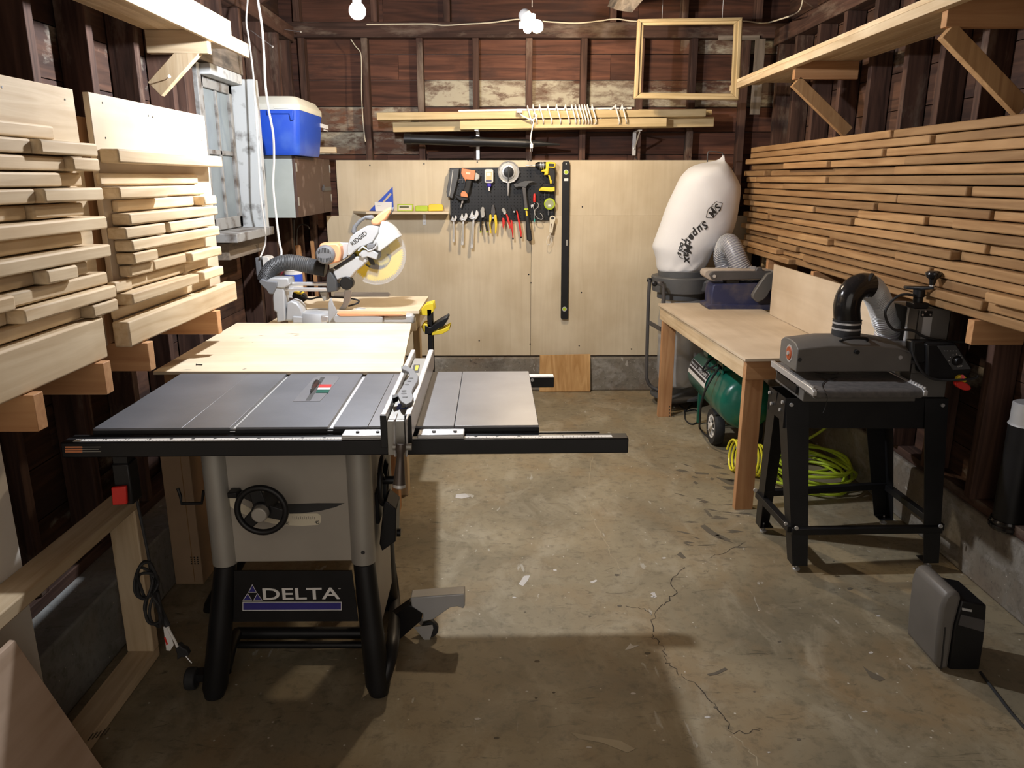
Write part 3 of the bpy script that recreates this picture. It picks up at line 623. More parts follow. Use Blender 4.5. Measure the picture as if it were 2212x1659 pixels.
# hanging empty window frame
t = thing('wooden_window_frame', 'empty pale wooden picture window frame hung high on the back wall', 'frame', at(1487, 130, Y=5.25))
O_ = [(1378,41),(1605,37),(1597,216),(1370,213)]; I_ = [(1391,54),(1588,51),(1581,202),(1385,200)]; I2 = [(1389,52),(1590,49),(1583,204),(1383,202)]
Yf = 5.25
for k in range(4):
    a, b_, c, d = O_[k], O_[(k+1) % 4], I_[(k+1) % 4], I_[k]
    mm = M['stick_x'] if k % 2 == 0 else M['stick_z']
    B().prism([at(x, y, Y=Yf) for x, y in (a, b_, c, d)], (0, .035, 0)).out('frame_rail' if k % 2 == 0 else 'frame_stile', mm, t, bevel=.004)
    mid = lambda p, q, f: (p[0] + (q[0]-p[0])*f, p[1] + (q[1]-p[1])*f)
    B().prism([at(x, y, Y=Yf - .010) for x, y in (mid(a, d, .1), mid(b_, c, .1), mid(b_, c, .55), mid(a, d, .55))], (0, .012, 0)).out('moulding', mm, t, bevel=.003)
for px in (1430, 1560):
    a = at(px, 40, Y=5.26); B().cyl(a, (a.x, a.y, a.z + .9), .0015, seg=6).out('hanging_wire', M['steel'], t)
# ------------------------------------------------------------------ table saw
PV = (-.45, 2.3, 0)
saw = thing('table_saw', 'black and silver table saw on a wheeled base, front left', 'table saw', PV, R(1.0))
zT = .895
yF = at(700, 922, Z=zT).y; yBk = at(750, 804, Z=zT).y
X_ = lambda px: at(px, 921.5, Z=zT).x
xl, xw1, xt0, xt1, xt2, xt3, xw2, xw3, xr_ = [X_(p) for p in (207, 397, 499, 511, 708, 720, 794, 981, 1165)]
def wing(a, c, m, nm='table_wing'):
    return B().box(a + .0006, c - .0006, yF, yBk, zT - .036, zT).out(nm, m, saw, bevel=.0015)
wing(xl, xw1, M['castiron']); wing(xw2, xw3, M['castiron2']); wing(xw3, xr_, M['castiron2'])
b = B().box(xw1, xt0, yF, yBk, zT - .0375, zT).box(xt0, xt1, yF, yBk, zT - .0375, zT - .010).box(xt2, xt3, yF, yBk, zT - .0375, zT - .010).box(xt3, xw2, yF, yBk, zT - .0375, zT)
ci = [at(x, y, Z=zT) for x, y in ((633,868),(643,855),(678,817),(690,812),(727,812),(733,817),(700,858),(691,867))]
b.box(xt1, xt2, yF, yBk, zT - .0375, zT)
tb = b.out('saw_table', M['castiron'], saw, bevel=.001)
B().box(xt0 + .0005, xt1 - .0005, yF - .006, yBk, zT - .0105, zT - .0095).box(xt2 + .0005, xt3 - .0005, yF - .006, yBk, zT - .0105, zT - .0095).out('mitre_slot', M['alu'], tb)
B().box(xl, xr_, yF - .0015, yF + .01, zT - .04, zT - .006).out('table_front_edge', M['black'], tb)
B().box(xl + .01, xr_ - .01, yF + .01, yBk - .01, zT - .055, zT - .038).out('table_underside', M['black'], tb)
ip = B().prism(ci, (0, 0, .0012)).out('blade_insert', M['castiron2'], tb, bevel=.0008)
sl = [at(x, y, Z=zT + .0014) for x, y in ((660,865),(670,865),(702,815),(693,815))]
B().prism(sl, (0, 0, .0006)).out('blade_slot', M['ink'], ip)
st = [at(x, y, Z=zT + .0014) for x, y in ((690,831),(717,831),(709,849),(682,849))]
B().prism(st, (0, 0, .0006)).out('sticker', M['label'], ip)
st2 = [st[0].lerp(st[3], f) for f in (0, .38, .62, 1)]; st3 = [st[1].lerp(st[2], f) for f in (0, .38, .62, 1)]
B().prism([st2[0], st3[0], st3[1], st2[1]], (0, 0, .0009)).out('sticker_band', M['red'], ip); B().prism([st2[2], st3[2], st3[3], st2[3]], (0, 0, .0009)).out('sticker_band', M['green'], ip)
bc = at(680, 840, Z=zT)
def sawblade(c, r, n, teeth, th=.0025):
    c = Vector(c); u, v, nn = axes(n); pts = []
    for i in range(teeth):
        for f, rr in ((0, r), (.35, r * .985), (.5, r * .93), (.85, r * .95)):
            a = 2 * math.pi * (i + f) / teeth; pts.append(c + (u * math.cos(a) + v * math.sin(a)) * rr)
    inner = [c + (p - c).normalized() * r * .1 for p in pts]
    return B().ringplate(pts, inner, nn * th)
sawblade((bc.x, bc.y, zT - .098), .127, (1, 0, 0), 40).out('saw_blade', M['framegrey'], tb)
# front rail
zR = .876; yR = at(700, 952, Z=zR).y; yR2 = at(700, 940, Z=zR).y; zRb = at(700, 984.5, Y=yR).z
rx0, rx1 = at(129, 955, Y=yR).x, at(1358, 955, Y=yR).x
rail = B().box(rx0, rx1, yR, yR2, zRb, zR).out('fence_rail', M['black'], saw, bevel=.003)
tp = [at(x, y, Z=zR + .0003) for x, y in ((163, 950.5), (1325, 949.5), (1325, 944), (170, 944.5))]
B().box(tp[0].x, tp[1].x, yR + .008, yR + .026, zR + .0001, zR + .0012).out('measuring_tape', M['white'], rail)
b = B()
for i in range(150):
    x = tp[0].x + .01 + (tp[1].x - tp[0].x - .02) * i / 150; b.box(x, x + .0008, yR + .009, yR + (.014 if i % 5 else .019), zR + .0011, zR + .0015)
b.out('tape_marks', M['ink'], rail)
for i in range(24):
    x = tp[0].x + .02 + (tp[1].x - tp[0].x - .04) * i / 24; text(str((13 - i) if i < 13 else i - 12), (x - .004, yR + .018, zR), (x + .006, yR + .018, zR), .006, M['ink'], rail, n=(0, 0, 1), name='tape_number', off=.0012)
for k in range(3):
    y = 966 + k * 5; a = at(141, y, Y=yR); c = at(178, y, Y=yR); d = at(218 - 4 * (k % 2), y, Y=yR)
    B().box(a.x, c.x, yR - .0008, yR + .001, a.z - .0022, a.z + .0022).out('orange_stripe', M['orange'], rail); B().box(c.x, d.x, yR - .0008, yR + .001, a.z - .0008, a.z + .0008).out('pale_stripe', M['silver'], rail)
B().box(xl - .05, at(1294, 934, Z=zR).x, yR2 + .0005, yF - .002, zR - .03, zR + .002).out('rail_angle', M['black'], saw, bevel=.001)
xb1 = at(1195, 820, Y=yBk + .04).x
rr = B().box(xl + .1, xb1, yBk + .002, yBk + .042, at(1160, 833, Y=yBk + .03).z, at(1160, 812, Y=yBk + .03).z).out('rear_rail', M['black'], saw, bevel=.002)
zz = at(1160, 812, Y=yBk + .03).z
B().box(xl + .1, xb1 - .001, yBk + .004, yBk + .042, zz, zz + .004).out('rail_top_edge', M['alu'], rr)
for px in (1139, 1150):
    a = at(px, 821, Y=yBk); B().cyl((a.x, yBk + .003, a.z), (a.x, yBk - .001, a.z), .006, seg=12).out('bolt_head', M['steel'], rr)
# fence
zF = .968
f = lambda px, py: at(px, py, Z=zF)
fy0, fy1 = f(860, 896).y, f(900, 755).y
fxa = [(f(831,896).x + f(881,755).x) / 2, (f(844,896).x + f(890,755).x) / 2, (f(885,896).x + f(918,755).x) / 2, (f(899,896).x + f(928.5,755).x) / 2]
fn = B().box(fxa[0], fxa[1], fy0 + .004, fy1, zT + .004, zF).out('fence_face', M['alu'], saw, bevel=.003)
B().box(fxa[2], fxa[3], fy0 + .004, fy1, zT + .004, zF).out('fence_face', M['alu'], saw, bevel=.003)
ch = B().box(fxa[1] + .001, fxa[2] - .001, fy0 + .02, fy1 - .06, zT + .006, zF - .018).out('fence_body', M['silver'], saw, bevel=.002)
for a_, c_ in ((fxa[0], fxa[1]), (fxa[2], fxa[3])): B().box(a_ - .0006, c_ + .0006, fy0 - .001, fy0 + .0035, zR + .002, zF - .002).out('end_cap', M['black'], fn, bevel=.001)
B().box(fxa[1] + .001, fxa[2] - .001, fy0, fy0 + .018, zR - .02, zF - .018).out('fence_head', M['silver'], saw, bevel=.002)
def slide(px0, px1):
    a, c = at(px0, 944, Z=zR + .012).x, at(px1, 944, Z=zR + .012).x
    B().box(a, c, yR + .006, yR2 + .022, zR + .0015, zR + .012).out('rail_slide', M['alu'], saw, bevel=.003)
    for q in ((a * .66 + c * .34), (a * .2 + c * .8)): B().cyl((q, yR + .03, zR + .012), (q, yR + .03, zR + .016), .005, seg=12).out('slide_bolt', M['darkgrey'], saw)
slide(735, 831); slide(900, 1002)
stb = [at(x, y, Z=zF - .017) for x, y in ((856,884),(884,884),(889,872),(860,872))]
B().prism(stb, (0, 0, .0008)).out('blue_sticker', M['blue'], ch)
B().prism([at(x, y, Z=zF - .017) for x, y in ((866,882),(874,882),(877,874),(869,874))], (0, 0, .0014)).out('sticker_mark', M['label'], ch)
B().prism([at(x, y, Z=zF - .017) for x, y in ((889,804),(904,804),(907,788),(894,788))], (0, 0, .0008)).out('warning_sticker', M['ink'], ch)
B().prism([at(x, y, Z=zF - .017) for x, y in ((896,801),(902,801),(905,790),(898,790))], (0, 0, .0014)).out('sticker_mark', M['yellow'], ch)
# lock lever
yL = fy0 - .03
lv = B().tube([at(x, y, Y=yL) for x, y in ((854,986),(852.5,960),(852,920),(853,908))] + [Vector((at(853,905,Y=yL).x, fy0 + .01, at(853,905,Y=yL).z))], .003, seg=8).out('lever_wire', M['steel'], saw)
B().tube([at(x, y, Y=yL) for x, y in ((878,986),(879,960),(878,920),(878,908))] + [Vector((at(878,905,Y=yL).x, fy0 + .01, at(878,905,Y=yL).z))], .003, seg=8).out('lever_wire', M['steel'], saw)
B().cyl(at(849, 965, Y=yL), at(889, 965, Y=yL), .009, seg=16).out('lever_pivot', M['silver'], saw)
a, c = at(866, 958, Y=yL - .01), at(862, 1055, Y=yL - .02)
B().lathe(a, c - a, [(.012,0),(.014,.015),(.009,.03),(.011,.05),(.016,.11),(.0165,(c-a).length-.012)], 20).out('lever_grip', mat('bronze_grip', (.10, .08, .068), .35, .5), saw)
B().lathe(a, c - a, [(.0168,(c-a).length-.012),(.0168,(c-a).length-.004),(.010,(c-a).length),(.009,(c-a).length-.006)], 20).out('grip_ring', M['steel'], saw)
# cabinet
yC = 2.11
P = lambda x, y, Y=yC: at(x, y, Y=Y)
a, c = P(486, 988), P(756, 1215)
body = B().box(a.x - .02, c.x + .02, yC + .01, yC + .42, c.z, zT - .058).out('cabinet_body', M['cabinet'], saw, bevel=.003)
colx = [(P(459,1000).x, 'l'), (P(772,1000).x, 'r')]
for x, s_ in colx:
    for yy in (yC + .02, yC + .42):
        B().cyl((x, yy, P(476,1222).z), (x, yy, zT - .04), .037, seg=28).out('corner_column', M['silver'], saw, bevel=.002)
# slot, scale
sl = zc([(500,240),(470,228),(440,250),(450,275),(520,300),(700,380),(795,397),(900,395),(1020,380),(1120,355),(1182,328),(1000,328),(795,335),(600,300)], 360, 980, 3.073)
yy = yC + .0098
B().prism([P(x, y, yy) for x, y in sl], (0, -.0006, 0)).out('tilt_slot', M['ink'], body)
scl = zc([(402,305),(418,288),(445,286),(490,325),(560,365),(640,388),(720,398),(1000,396),(1020,405),(1027,425),(1022,458),(1005,472),(900,479),(780,474),(700,462),(600,435),(500,395),(430,355),(408,335)], 360, 980, 3.073)
B().prism([P(x, y, yy) for x, y in scl], (0, -.0012, 0)).out('angle_scale', M['tan'], body)
for s_, x0, x1, y in (('0', 493, 497, 1093), ('30', 616, 625, 1133), ('45', 680, 690, 1131)): text(s_, P(x0, y, yy - .0012), P(x1, y, yy - .0012), .0095, M['ink'], body, off=.0005)
b = B()
for i in range(12):
    p = P(632 + i * 4.3, 1118 + (i % 2), yy - .0013); b.box(p.x, p.x + .0008, p.y - .0005, p.y, p.z - .004, p.z + .004)
b.out('scale_marks', M['ink'], body)
B().cyl((colx[1][0] + .005, yC - .012, P(788,1188).z), (colx[1][0] + .005, yC - .0175, P(788,1188).z), .006, seg=12).out('bolt_head', M['ink'], saw)
# handwheel
wc = P(565, 1102, yC - .08); rW = .0735
ring = [wc + Vector((math.cos(t) * rW * .93, 0, math.sin(t) * rW * .93)) for t in [2 * math.pi * i / 40 for i in range(40)]]
hw = B().tube(ring, .0088, seg=12, closed=True, smooth=False).out('handwheel_rim', M['black'], saw)
for k in range(3):
    t = math.pi / 2 + k * 2 * math.pi / 3 + .25
    d = Vector((math.cos(t), 0, math.sin(t))); s_ = Vector((-math.sin(t), 0, math.cos(t)))
    B().prism([wc + d * .015 + s_ * .02, wc + d * rW * .95 + s_ * .017, wc + d * rW * .95 - s_ * .017, wc + d * .015 - s_ * .02], (0, .008, 0)).out('handwheel_spoke', M['black'], hw, bevel=.003)
B().cyl(wc + Vector((0, .1, 0)), wc + Vector((0, -.012, 0)), .026, seg=24).out('handwheel_hub', M['black'], hw, bevel=.002)
kp = P(559, 1114, yC - .115)
B().cyl(kp + Vector((0, .03, 0)), kp, .0235, .022, seg=28).out('lock_knob', M['silver'], hw, bevel=.003)
B().box(P(497,1052).x, P(520,1072).x, yC - .03, yC + .01, P(500,1068).z, P(500,1056).z).out('wheel_bracket', M['black'], saw, bevel=.003)
# stand: apron with lettering, splayed legs
ap = B().prism([P(x, y, yC + .005) for x, y in ((497,1233),(760,1233),(774,1342),(488,1343))], (0, .004, 0)).out('stand_apron', M['black'], saw)
yl = yC + .0045
text('DELTA', P(569, 1295, yl), P(735, 1293, yl), P(600,1269,yl).z - P(600,1294,yl).z, M['label'], ap, bold=.012)
text('o', P(731, 1272, yl), P(736, 1272, yl), .004, M['label'], ap)
for tri in (((545,1262),(555,1280),(536,1280)), ((535,1281),(545,1297),(524,1297)), ((556,1281),(567,1297),(547,1297))):
    B().prism([P(x, y, yl) for x, y in tri], (0, -.0006, 0)).out('logo_outline', M['label'], ap)
    cx, cy = sum(q[0] for q in tri) / 3, sum(q[1] for q in tri) / 3
    B().prism([P(cx + (x - cx) * .8, cy + (y - cy) * .8, yl - .0006) for x, y in tri], (0, -.0006, 0)).out('logo_triangle', mat('logo_violet', (.035, .03, .22), .5), ap)
B().prism([P(x, y, yl) for x, y in ((524,1300),(738,1300),(738,1318),(524,1319))], (0, -.0006, 0)).out('logo_bar_edge', M['label'], ap)
B().prism([P(x, y, yl - .0006) for x, y in ((525.5,1301.5),(736.5,1301.5),(736.5,1316.5),(525.5,1317.5))], (0, -.0006, 0)).out('logo_bar', D.materials['logo_violet'], ap)
def leg(p0, p1, nm='leg', flip=1):
    p0, p1 = Vector(p0), Vector(p1); d = p1 - p0
    ring = lambda c, rx, ry: [c + Vector((math.cos(t) * rx, math.sin(t) * ry, 0)) for t in [2 * math.pi * i / 20 for i in range(20)]]
    B().loft([ring(p0 + d * f, .033 + .006 * f, .033 + .006 * f) for f in (0, .5, .93)] + [ring(p0 + d, .03, .03)]).out(nm, M['rubber'] if False else M['black'], saw)
zt = P(476, 1224).z
leg((colx[0][0], yC + .02, zt), (P(461, 1478, yC - .03).x, yC - .03, .004)); leg((colx[1][0], yC + .02, zt), (P(818, 1478, yC - .03).x, yC - .03, .004))
leg((colx[0][0], yC + .42, zt), (P(495, 1440, yC + .5).x - .03, yC + .47, .004)); leg((colx[1][0], yC + .42, zt), (P(838, 1440, yC + .4).x, yC + .47, .004))
# mobile base: side tubes, cross tubes, wheel, pedal and caster
q = [at(828, 1468, Z=.05), at(842, 1425, Z=.10), at(850, 1370, Z=.12), at(852, 1290, Y=2.62), at(842, 1215, Y=2.66), at(836, 1160, Y=2.66)]
B().tube([(q[0].x, q[0].y, .045)] + q[1:], .021, seg=16).out('base_tube', M['black'], saw)
a = at(513, 1367, Y=2.34); c = at(790, 1367, Y=2.34)
B().cyl(a, c, .020, seg=18).out('cross_tube', M['black'], saw); a = at(480, 1393, Z=.04); c = at(800, 1393, Z=.04); B().cyl(a, c, .012, seg=12).out('cross_tube', M['black'], saw)
B().tube([at(514, 1366, Y=2.34), at(500, 1395, Y=2.26), at(487, 1450, Z=.03)], .019, seg=14).out('base_tube', M['black'], saw)
a = at(412, 1468, Y=2.12); B().cyl((a.x - .012, a.y, .036), (a.x + .02, a.y + .0, .036), .035, seg=26).out('base_wheel', M['rubber'], saw, bevel=.006)
B().box(a.x - .0, P(455,1470).x, a.y - .01, a.y + .03, .03, .055).out('wheel_axle', M['black'], saw)
Yp = 2.36
pts = zc([(1618,957),(1978,930),(1980,1010),(1970,1030),(1928,1016),(1880,1025),(1770,1102),(1697,1118),(1700,1065),(1625,1015)], 360, 980, 3.073)
B().prism([at(x, y, Y=Yp) for x, y in pts], (0, .055, 0)).out('foot_pedal', M['msgrey'], saw, bevel=.004)
pts = zc([(1475,1100),(1610,1005),(1700,1045),(1690,1110),(1530,1250),(1460,1185)], 360, 980, 3.073)
B().prism([at(x, y, Y=Yp + .005) for x, y in pts], (0, .05, 0)).out('pedal_bracket', M['black'], saw, bevel=.003)
cw = at(929, 1369, Y=Yp + .03)
B().cyl((cw.x - .0, cw.y - .012, .031), (cw.x, cw.y + .012, .031), .030, seg=26).out('caster_wheel', M['rubber'], saw, bevel=.004)
pts = zc([(1640,1150),(1765,1135),(1770,1160),(1745,1240),(1720,1245)], 360, 980, 3.073)
for dy in (-.002, .05): B().prism([at(x, y, Y=Yp + .01) + Vector((0, dy, 0)) for x, y in pts], (0, .002, 0)).out('caster_fork', M['steel'], saw)
# right side: second handwheel seen edge on, motor cover
xs0 = colx[1][0] + .037
hc = Vector((at(828, 1037, Y=yC + .16).x, yC + .16, at(828, 1037, Y=yC + .16).z))
ring = [hc + Vector((0, math.cos(t) * .075, math.sin(t) * .075)) for t in [2 * math.pi * i / 36 for i in range(36)]]
h2 = B().tube(ring, .008, seg=10, closed=True, smooth=False).out('side_handwheel', M['black'], saw)
for k in range(3):
    t = k * 2.094 + .4; B().bar(hc, hc + Vector((0, math.cos(t) * .073, math.sin(t) * .073)), .008, .02, up=(1, 0, 0)).out('handwheel_spoke', M['black'], h2, bevel=.002)
B().cyl(Vector((xs0 - .005, hc.y, hc.z)), hc + Vector((.05, 0, 0)), .013, seg=16).out('handwheel_shaft', M['black'], h2)
B().box(xs0 - .02, xs0 - .012, yC + .04, yC + .40, P(700,1400).z, zT - .06).out('side_panel', M['cabinet'], saw)
pts = zc([(1440,335),(1455,312),(1525,370),(1520,585),(1430,648),(1412,600)], 360, 980, 3.073)
B().prism([at(x, y, Y=yC + .10) for x, y in pts], (0, .10, 0)).out('motor_cover', M['black'], saw, bevel=.003)
B().cyl(at(845, 1150, Y=yC + .15), at(866, 1150, Y=yC + .15), .013, seg=18).out('cover_knob', M['black'], saw, bevel=.002)
B().box(xs0 - .012, at(829, 1140, Y=yC + .2).x, yC + .12, yC + .28, P(800,1170).z, P(800,1100).z).out('motor_mount', M['black'], saw, bevel=.003)
# hook on the left
B().tube([at(x, y, Y=yC + .06) for x, y in ((384,1055),(390,1072),(392,1088),(436,1087),(440,1060))], .005, seg=8, smooth=False).out('storage_hook', M['black'], saw)
# power switch and its cord
a, c = at(240, 1003, Y=yR + .005), at(289, 1090, Y=yR + .005)
sw = B().box(a.x, c.x, yR + .004, yR + .06, c.z, a.z).out('switch_box', M['black'], saw, bevel=.004)
B().box(a.x + .004, c.x - .004, yR + .01, yR + .05, a.z, zRb + .001).out('switch_bracket', M['black'], saw)
B().prism([at(x, y, Y=yR + .003) for x, y in ((244,1050),(276,1047),(278,1086),(247,1088))], (0, -.012, 0)).out('stop_paddle', M['red'], sw, bevel=.003)
zz_ = lambda L_: [at(x, y, Y=yR + .045) for x, y in zc(L_, 0, 1000, 2.518)]
cd_ = B().tube(zz_([(745,205),(765,300),(790,420),(810,520),(822,600),(835,690)]), .0042, seg=8).out('power_cord', M['rubber'], saw)
for k, (cx, cy, rx, ry, rot) in enumerate(((797,635,62,98,.05),(790,640,48,85,-.1),(803,650,55,70,.15),(800,625,40,95,.0),(850,790,38,95,-.2),(868,785,30,88,-.1),(855,770,42,80,-.25))):
    P_ = []
    for i in range(16):
        t = 2 * math.pi * i / 16; x = rx * math.cos(t); y = ry * math.sin(t); p = zz_([(cx + x * math.cos(rot) - y * math.sin(rot), cy + x * math.sin(rot) + y * math.cos(rot))])[0]
        P_.append(p + Vector((0, .012 * math.sin(t * 2 + k) - .004 * k, 0)))
    B().tube(P_, .0042, seg=8, closed=True, n=3).out('cord_loop', M['rubber'], cd_)
B().tube(zz_([(850,700),(865,780),(895,850),(912,885)]), .009, seg=10).out('cord_bundle', M['rubber'], cd_)
B().tube(zz_([(905,870),(925,920),(950,965),(965,1000)]), .004, seg=8).out('cord_tail', M['cord'], cd_)
B().prism(zz_([(888,892),(912,890),(945,990),(925,1022),(905,1020)]), (0, .0015, 0)).out('cord_tag', M['label'], cd_)
B().prism(zz_([(892,950),(900,947),(914,985),(906,992)]), (0, -.0005, 0)).out('tag_print', M['red'], cd_)
B().prism(zz_([(950,1000),(975,990),(992,1010),(1012,1015),(1028,1045),(1010,1060),(985,1058),(962,1075),(962,1045)]), (0, .02, 0)).out('plug', M['rubber'], cd_, bevel=.003)
B().tube(zz_([(1010,1050),(1042,1088)]), .002, seg=6).out('prong', M['steel'], cd_)
# push stick lying on the fence
pk = zc([(527,222),(560,216),(612,248),(645,290),(640,325),(606,380),(602,405),(612,435),(600,467),(560,486),(520,460),(500,422),(464,440),(464,420),(500,412),(582,285),(575,262),(530,240)], 700, 720, 3.16)
pz = zF + .001
pst = B().prism([at(x, y, Z=pz + .010) for x, y in pk], (0, 0, -.009)).out('push_stick', M['midgrey'], label='grey plastic push stick with round holes lying on the saw fence', cat='push stick', bevel=.002)
for i, (x, y) in enumerate(zc([(597,307),(582,328),(565,350),(545,393),(545,412),(553,435)], 700, 720, 3.16)):
    p = at(x, y, Z=pz + .010); B().cyl(p, p + Vector((0, 0, .0007)), .0062 if i < 3 else .0075, seg=14).out('grip_hole', M['ink'], pst)
B().prism([at(x, y, Z=pz + .011) for x, y in zc([(464,420),(500,416),(505,430),(470,444)], 700, 720, 3.16)], (0, 0, -.014)).out('hook_end', M['black'], pst)
# ------------------------------------------------------------------ outfeed table
t = thing('outfeed_table', 'pale plywood outfeed table behind the table saw', 'table', (-.7, 3.1, 0), R(1.0))
zO = .902; cs = [at(x, y, Z=zO) for x, y in ((330,802.5),(868,802.5),(889,698.5),(512,697))]
B().prism(cs, (0, 0, -.012)).out('table_top', M['ply_x'], t, bevel=.001)
for pl_ in ([(510,672),(550,668),(548,674),(515,677)], [(598,666),(640,648),(650,656),(600,672)]): pass
mk = t.children[0]
for (x, y, w_) in ((522,730,9),(563,725,9),(630,721,24),(640,724,10),(546,739,3),(402,799,14),(528,797,6)):
    a = at(x, y, Z=zO + .0002); B().prism([a + Vector((-w_ * .0012, -.003, 0)), a + Vector((0, -.005, 0)), a + Vector((w_ * .0014, .001, 0)), a + Vector((0, .004, 0))], (0, 0, .0003)).out('stain', M['smear'], mk)
fx0, fx1, fya, fyb = cs[0].x, min(cs[1].x, cs[2].x) - .02, yBk + .055, cs[2].y - .02
B().box(fx0 + .01, fx1, fya + .0, fya + .038, zO - .101, zO - .0125).out('front_rail', M['fir_x'], t, bevel=.002)
B().box(fx0 + .01, fx1, fyb - .038, fyb, zO - .101, zO - .0125).out('rear_rail', M['fir_x'], t, bevel=.002)
for x in (fx0 + .01, (fx0 + fx1) / 2, fx1 - .038): B().box(x, x + .038, fya + .039, fyb - .039, zO - .101, zO - .0125).out('side_rail', M['fir_y'], t, bevel=.002)
for x in (fx0 + .12, fx1 - .09):
    for y in (fya + .04, fyb - .13): B().box(x, x + .038, y, y + .088, 0, zO - .102).out('leg', M['fir_z'], t, bevel=.002)
B().box(fx0 + .16, fx1 - .09, fya + .2, fyb - .2, .30, .312).out('lower_shelf', M['ply_x'], t)
sc = at(425, 789, Z=zO)
B().cyl((sc.x, sc.y, zO + .003), (sc.x + .022, sc.y - .006, zO + .003), .0022, seg=8).cyl((sc.x - .002, sc.y, zO + .003), (sc.x, sc.y, zO + .003), .0035, seg=8).out('loose_screw', M['darkgrey'], label='small loose screw lying near the left corner of the outfeed plywood', cat='screw')
frame()
# tall cardboard box behind the saw
a = at(380, 1262, Z=0); t = thing('cardboard_box', 'tall narrow cardboard box standing behind the table saw', 'box', (a.x + .1, a.y, 0), 0)
y0 = a.y; x0 = a.x; x1 = at(440, 1262, Y=y0).x
bx = B().box(x0, x1, y0, y0 + .16, 0, .78).out('carton', M['card'], t, bevel=.002)
B().box(x0 + .075, x0 + .078, y0 - .0008, y0 + .002, .01, .77).out('seam', M['brown_z'], bx)
for k in range(3):
    p = at(413 + k * 7, 1218, Y=y0)
    for j in range(4): B().box(p.x, p.x + .005, y0 - .0007, y0 + .001, p.z - .002 + j * .009, p.z + .004 + j * .009).out('printed_mark', M['ink'], bx)
# plywood sheets and frame on the left in front
fr = thing('wooden_frame', 'rough pine frame of rails and post standing front left', 'frame', (-1.22, 1.8, 0), 0)
B().box(-1.265, -1.176, 2.25, 2.288, 0.0385, .545).out('post', M['pine_z'], fr, bevel=.003)
B().box(-1.265, -1.176, .5, 2.288, .546, .584).out('top_rail', M['pine_y'], fr, bevel=.004)
br = B().box(-1.265, -1.176, .5, 2.288, .0005, .038).out('bottom_rail', M['pine_y'], fr, bevel=.004)
for k in range(5):
    p = at(188 + k * 9, 1600 - k * 3, Z=.0385); B().box(p.x, p.x + .004, p.y, p.y + .03, .038, .0386).out('printed_mark', M['smear'], br)
B().prism([(-1.285, .4, 0), (-1.285, 1.83, 0), (-1.285, 1.83, .965), (-1.285, .4, .965)], (.016, 0, 0)).out('plywood_sheet', M['litpanel'], label='pale plywood sheet standing behind the pine frame at far left', cat='plywood sheet', bevel=.001)
p0, p1 = Vector((-1.03, 1.69, .003)), at(32, 1383, X=-1.165)
p2, p3 = Vector((-1.165, .75, p1.z)), Vector((-1.03, .75, .003))
B().prism([p0, p1, p2, p3], (-.012, 0, .002)).out('plywood_offcut', M['pinkply'], label='pinkish plywood offcut leaning on the pine frame in the bottom left corner', cat='plywood', bevel=.001)
frame()
def T(b, pts, Y, th): return b.prism(tr(pts, Y), (0, th, 0))
def rrect(x0, y0, x1, y1, r=3, n=4):
    P_ = []
    for cx, cy, a0 in ((x1-r, y0+r, -90), (x1-r, y1-r, 0), (x0+r, y1-r, 90), (x0+r, y0+r, 180)):
        for k in range(n + 1): a = R(a0 + 90 * k / n); P_.append((cx + r * math.cos(a), cy + r * math.sin(a)))
    return P_
def circ(cx, cy, r, n=24, ry=None): return [(cx + r * math.cos(2*math.pi*k/n), cy + (ry or r) * math.sin(2*math.pi*k/n)) for k in range(n)]
# ------------------------------------------------------------------ wall cabinet and cooler
t = thing('wall_cabinet', 'small old cabinet with pale green side and brown doors, under the blue cooler', 'cabinet', (-1.34, 5.1, 1.33))
cx0, cx1, cy0, cy1, cz0, cz1 = -1.455, -1.232, 4.67, 5.58, 1.335, 1.690
B().box(cx0, cx1 - .018, cy0, cy1, cz0, cz1).out('carcass', M['cabpaint'], t, bevel=.002)
ym_ = at(697, 400, X=cx1).y
for k, (a, c) in enumerate(((cy0, ym_ - .003), (ym_ + .003, cy1))):
    d = B().box(cx1 - .0175, cx1, a, c, cz0 + .002, cz1 - .002).out('door', M['cabdoor'], t, bevel=.002)
    yh = cy0 + .015 if k == 0 else cy1 - .015
    for z in (cz0 + .07, cz1 - .09): B().box(cx1, cx1 + .004, yh - .012, yh + .012, z, z + .05).out('hinge', M['silver'], d, bevel=.001)
a = at(696, 404, X=cx1); c = at(712, 412, X=cx1)
B().box(cx1 + .0005, cx1 + .008, a.y - .01, c.y + .02, (a.z + c.z)/2 - .012, (a.z + c.z)/2 + .014).cyl((cx1+.01, a.y, a.z - .02), (cx1+.01, a.y, a.z + .015), .006, seg=10).out('latch', M['framegrey'], t, bevel=.001)
t = thing('cooler', 'blue picnic cooler with white lid, standing on the wall cabinet', 'cooler', (-1.31, 4.9, cz1))
kx0, kx1, ky0, ky1 = -1.452, -1.165, 4.58, 5.16
zb, zm, zl = cz1 + .001, at(600, 237, Y=ky0).z, at(600, 206, Y=ky0).z
def rr3(x0, x1, y0, y1, z, r, n=4):
    P_ = []
    for cx, cy, a0 in ((x1-r, y0+r, -90), (x1-r, y1-r, 0), (x0+r, y1-r, 90), (x0+r, y0+r, 180)):
        for k in range(n + 1): a = R(a0 + 90 * k / n); P_.append(Vector((cx + r * math.cos(a), cy + r * math.sin(a), z)))
    return P_
body = B().loft([rr3(kx0+.03, kx1-.03, ky0+.035, ky1-.035, zb, .03), rr3(kx0+.022, kx1-.022, ky0+.025, ky1-.025, zb+.015, .035), rr3(kx0+.012, kx1-.012, ky0+.012, ky1-.012, zb+.12, .035), rr3(kx0+.002, kx1-.002, ky0+.002, ky1-.002, zm, .035)]).out('cooler_body', M['cooler'], t)
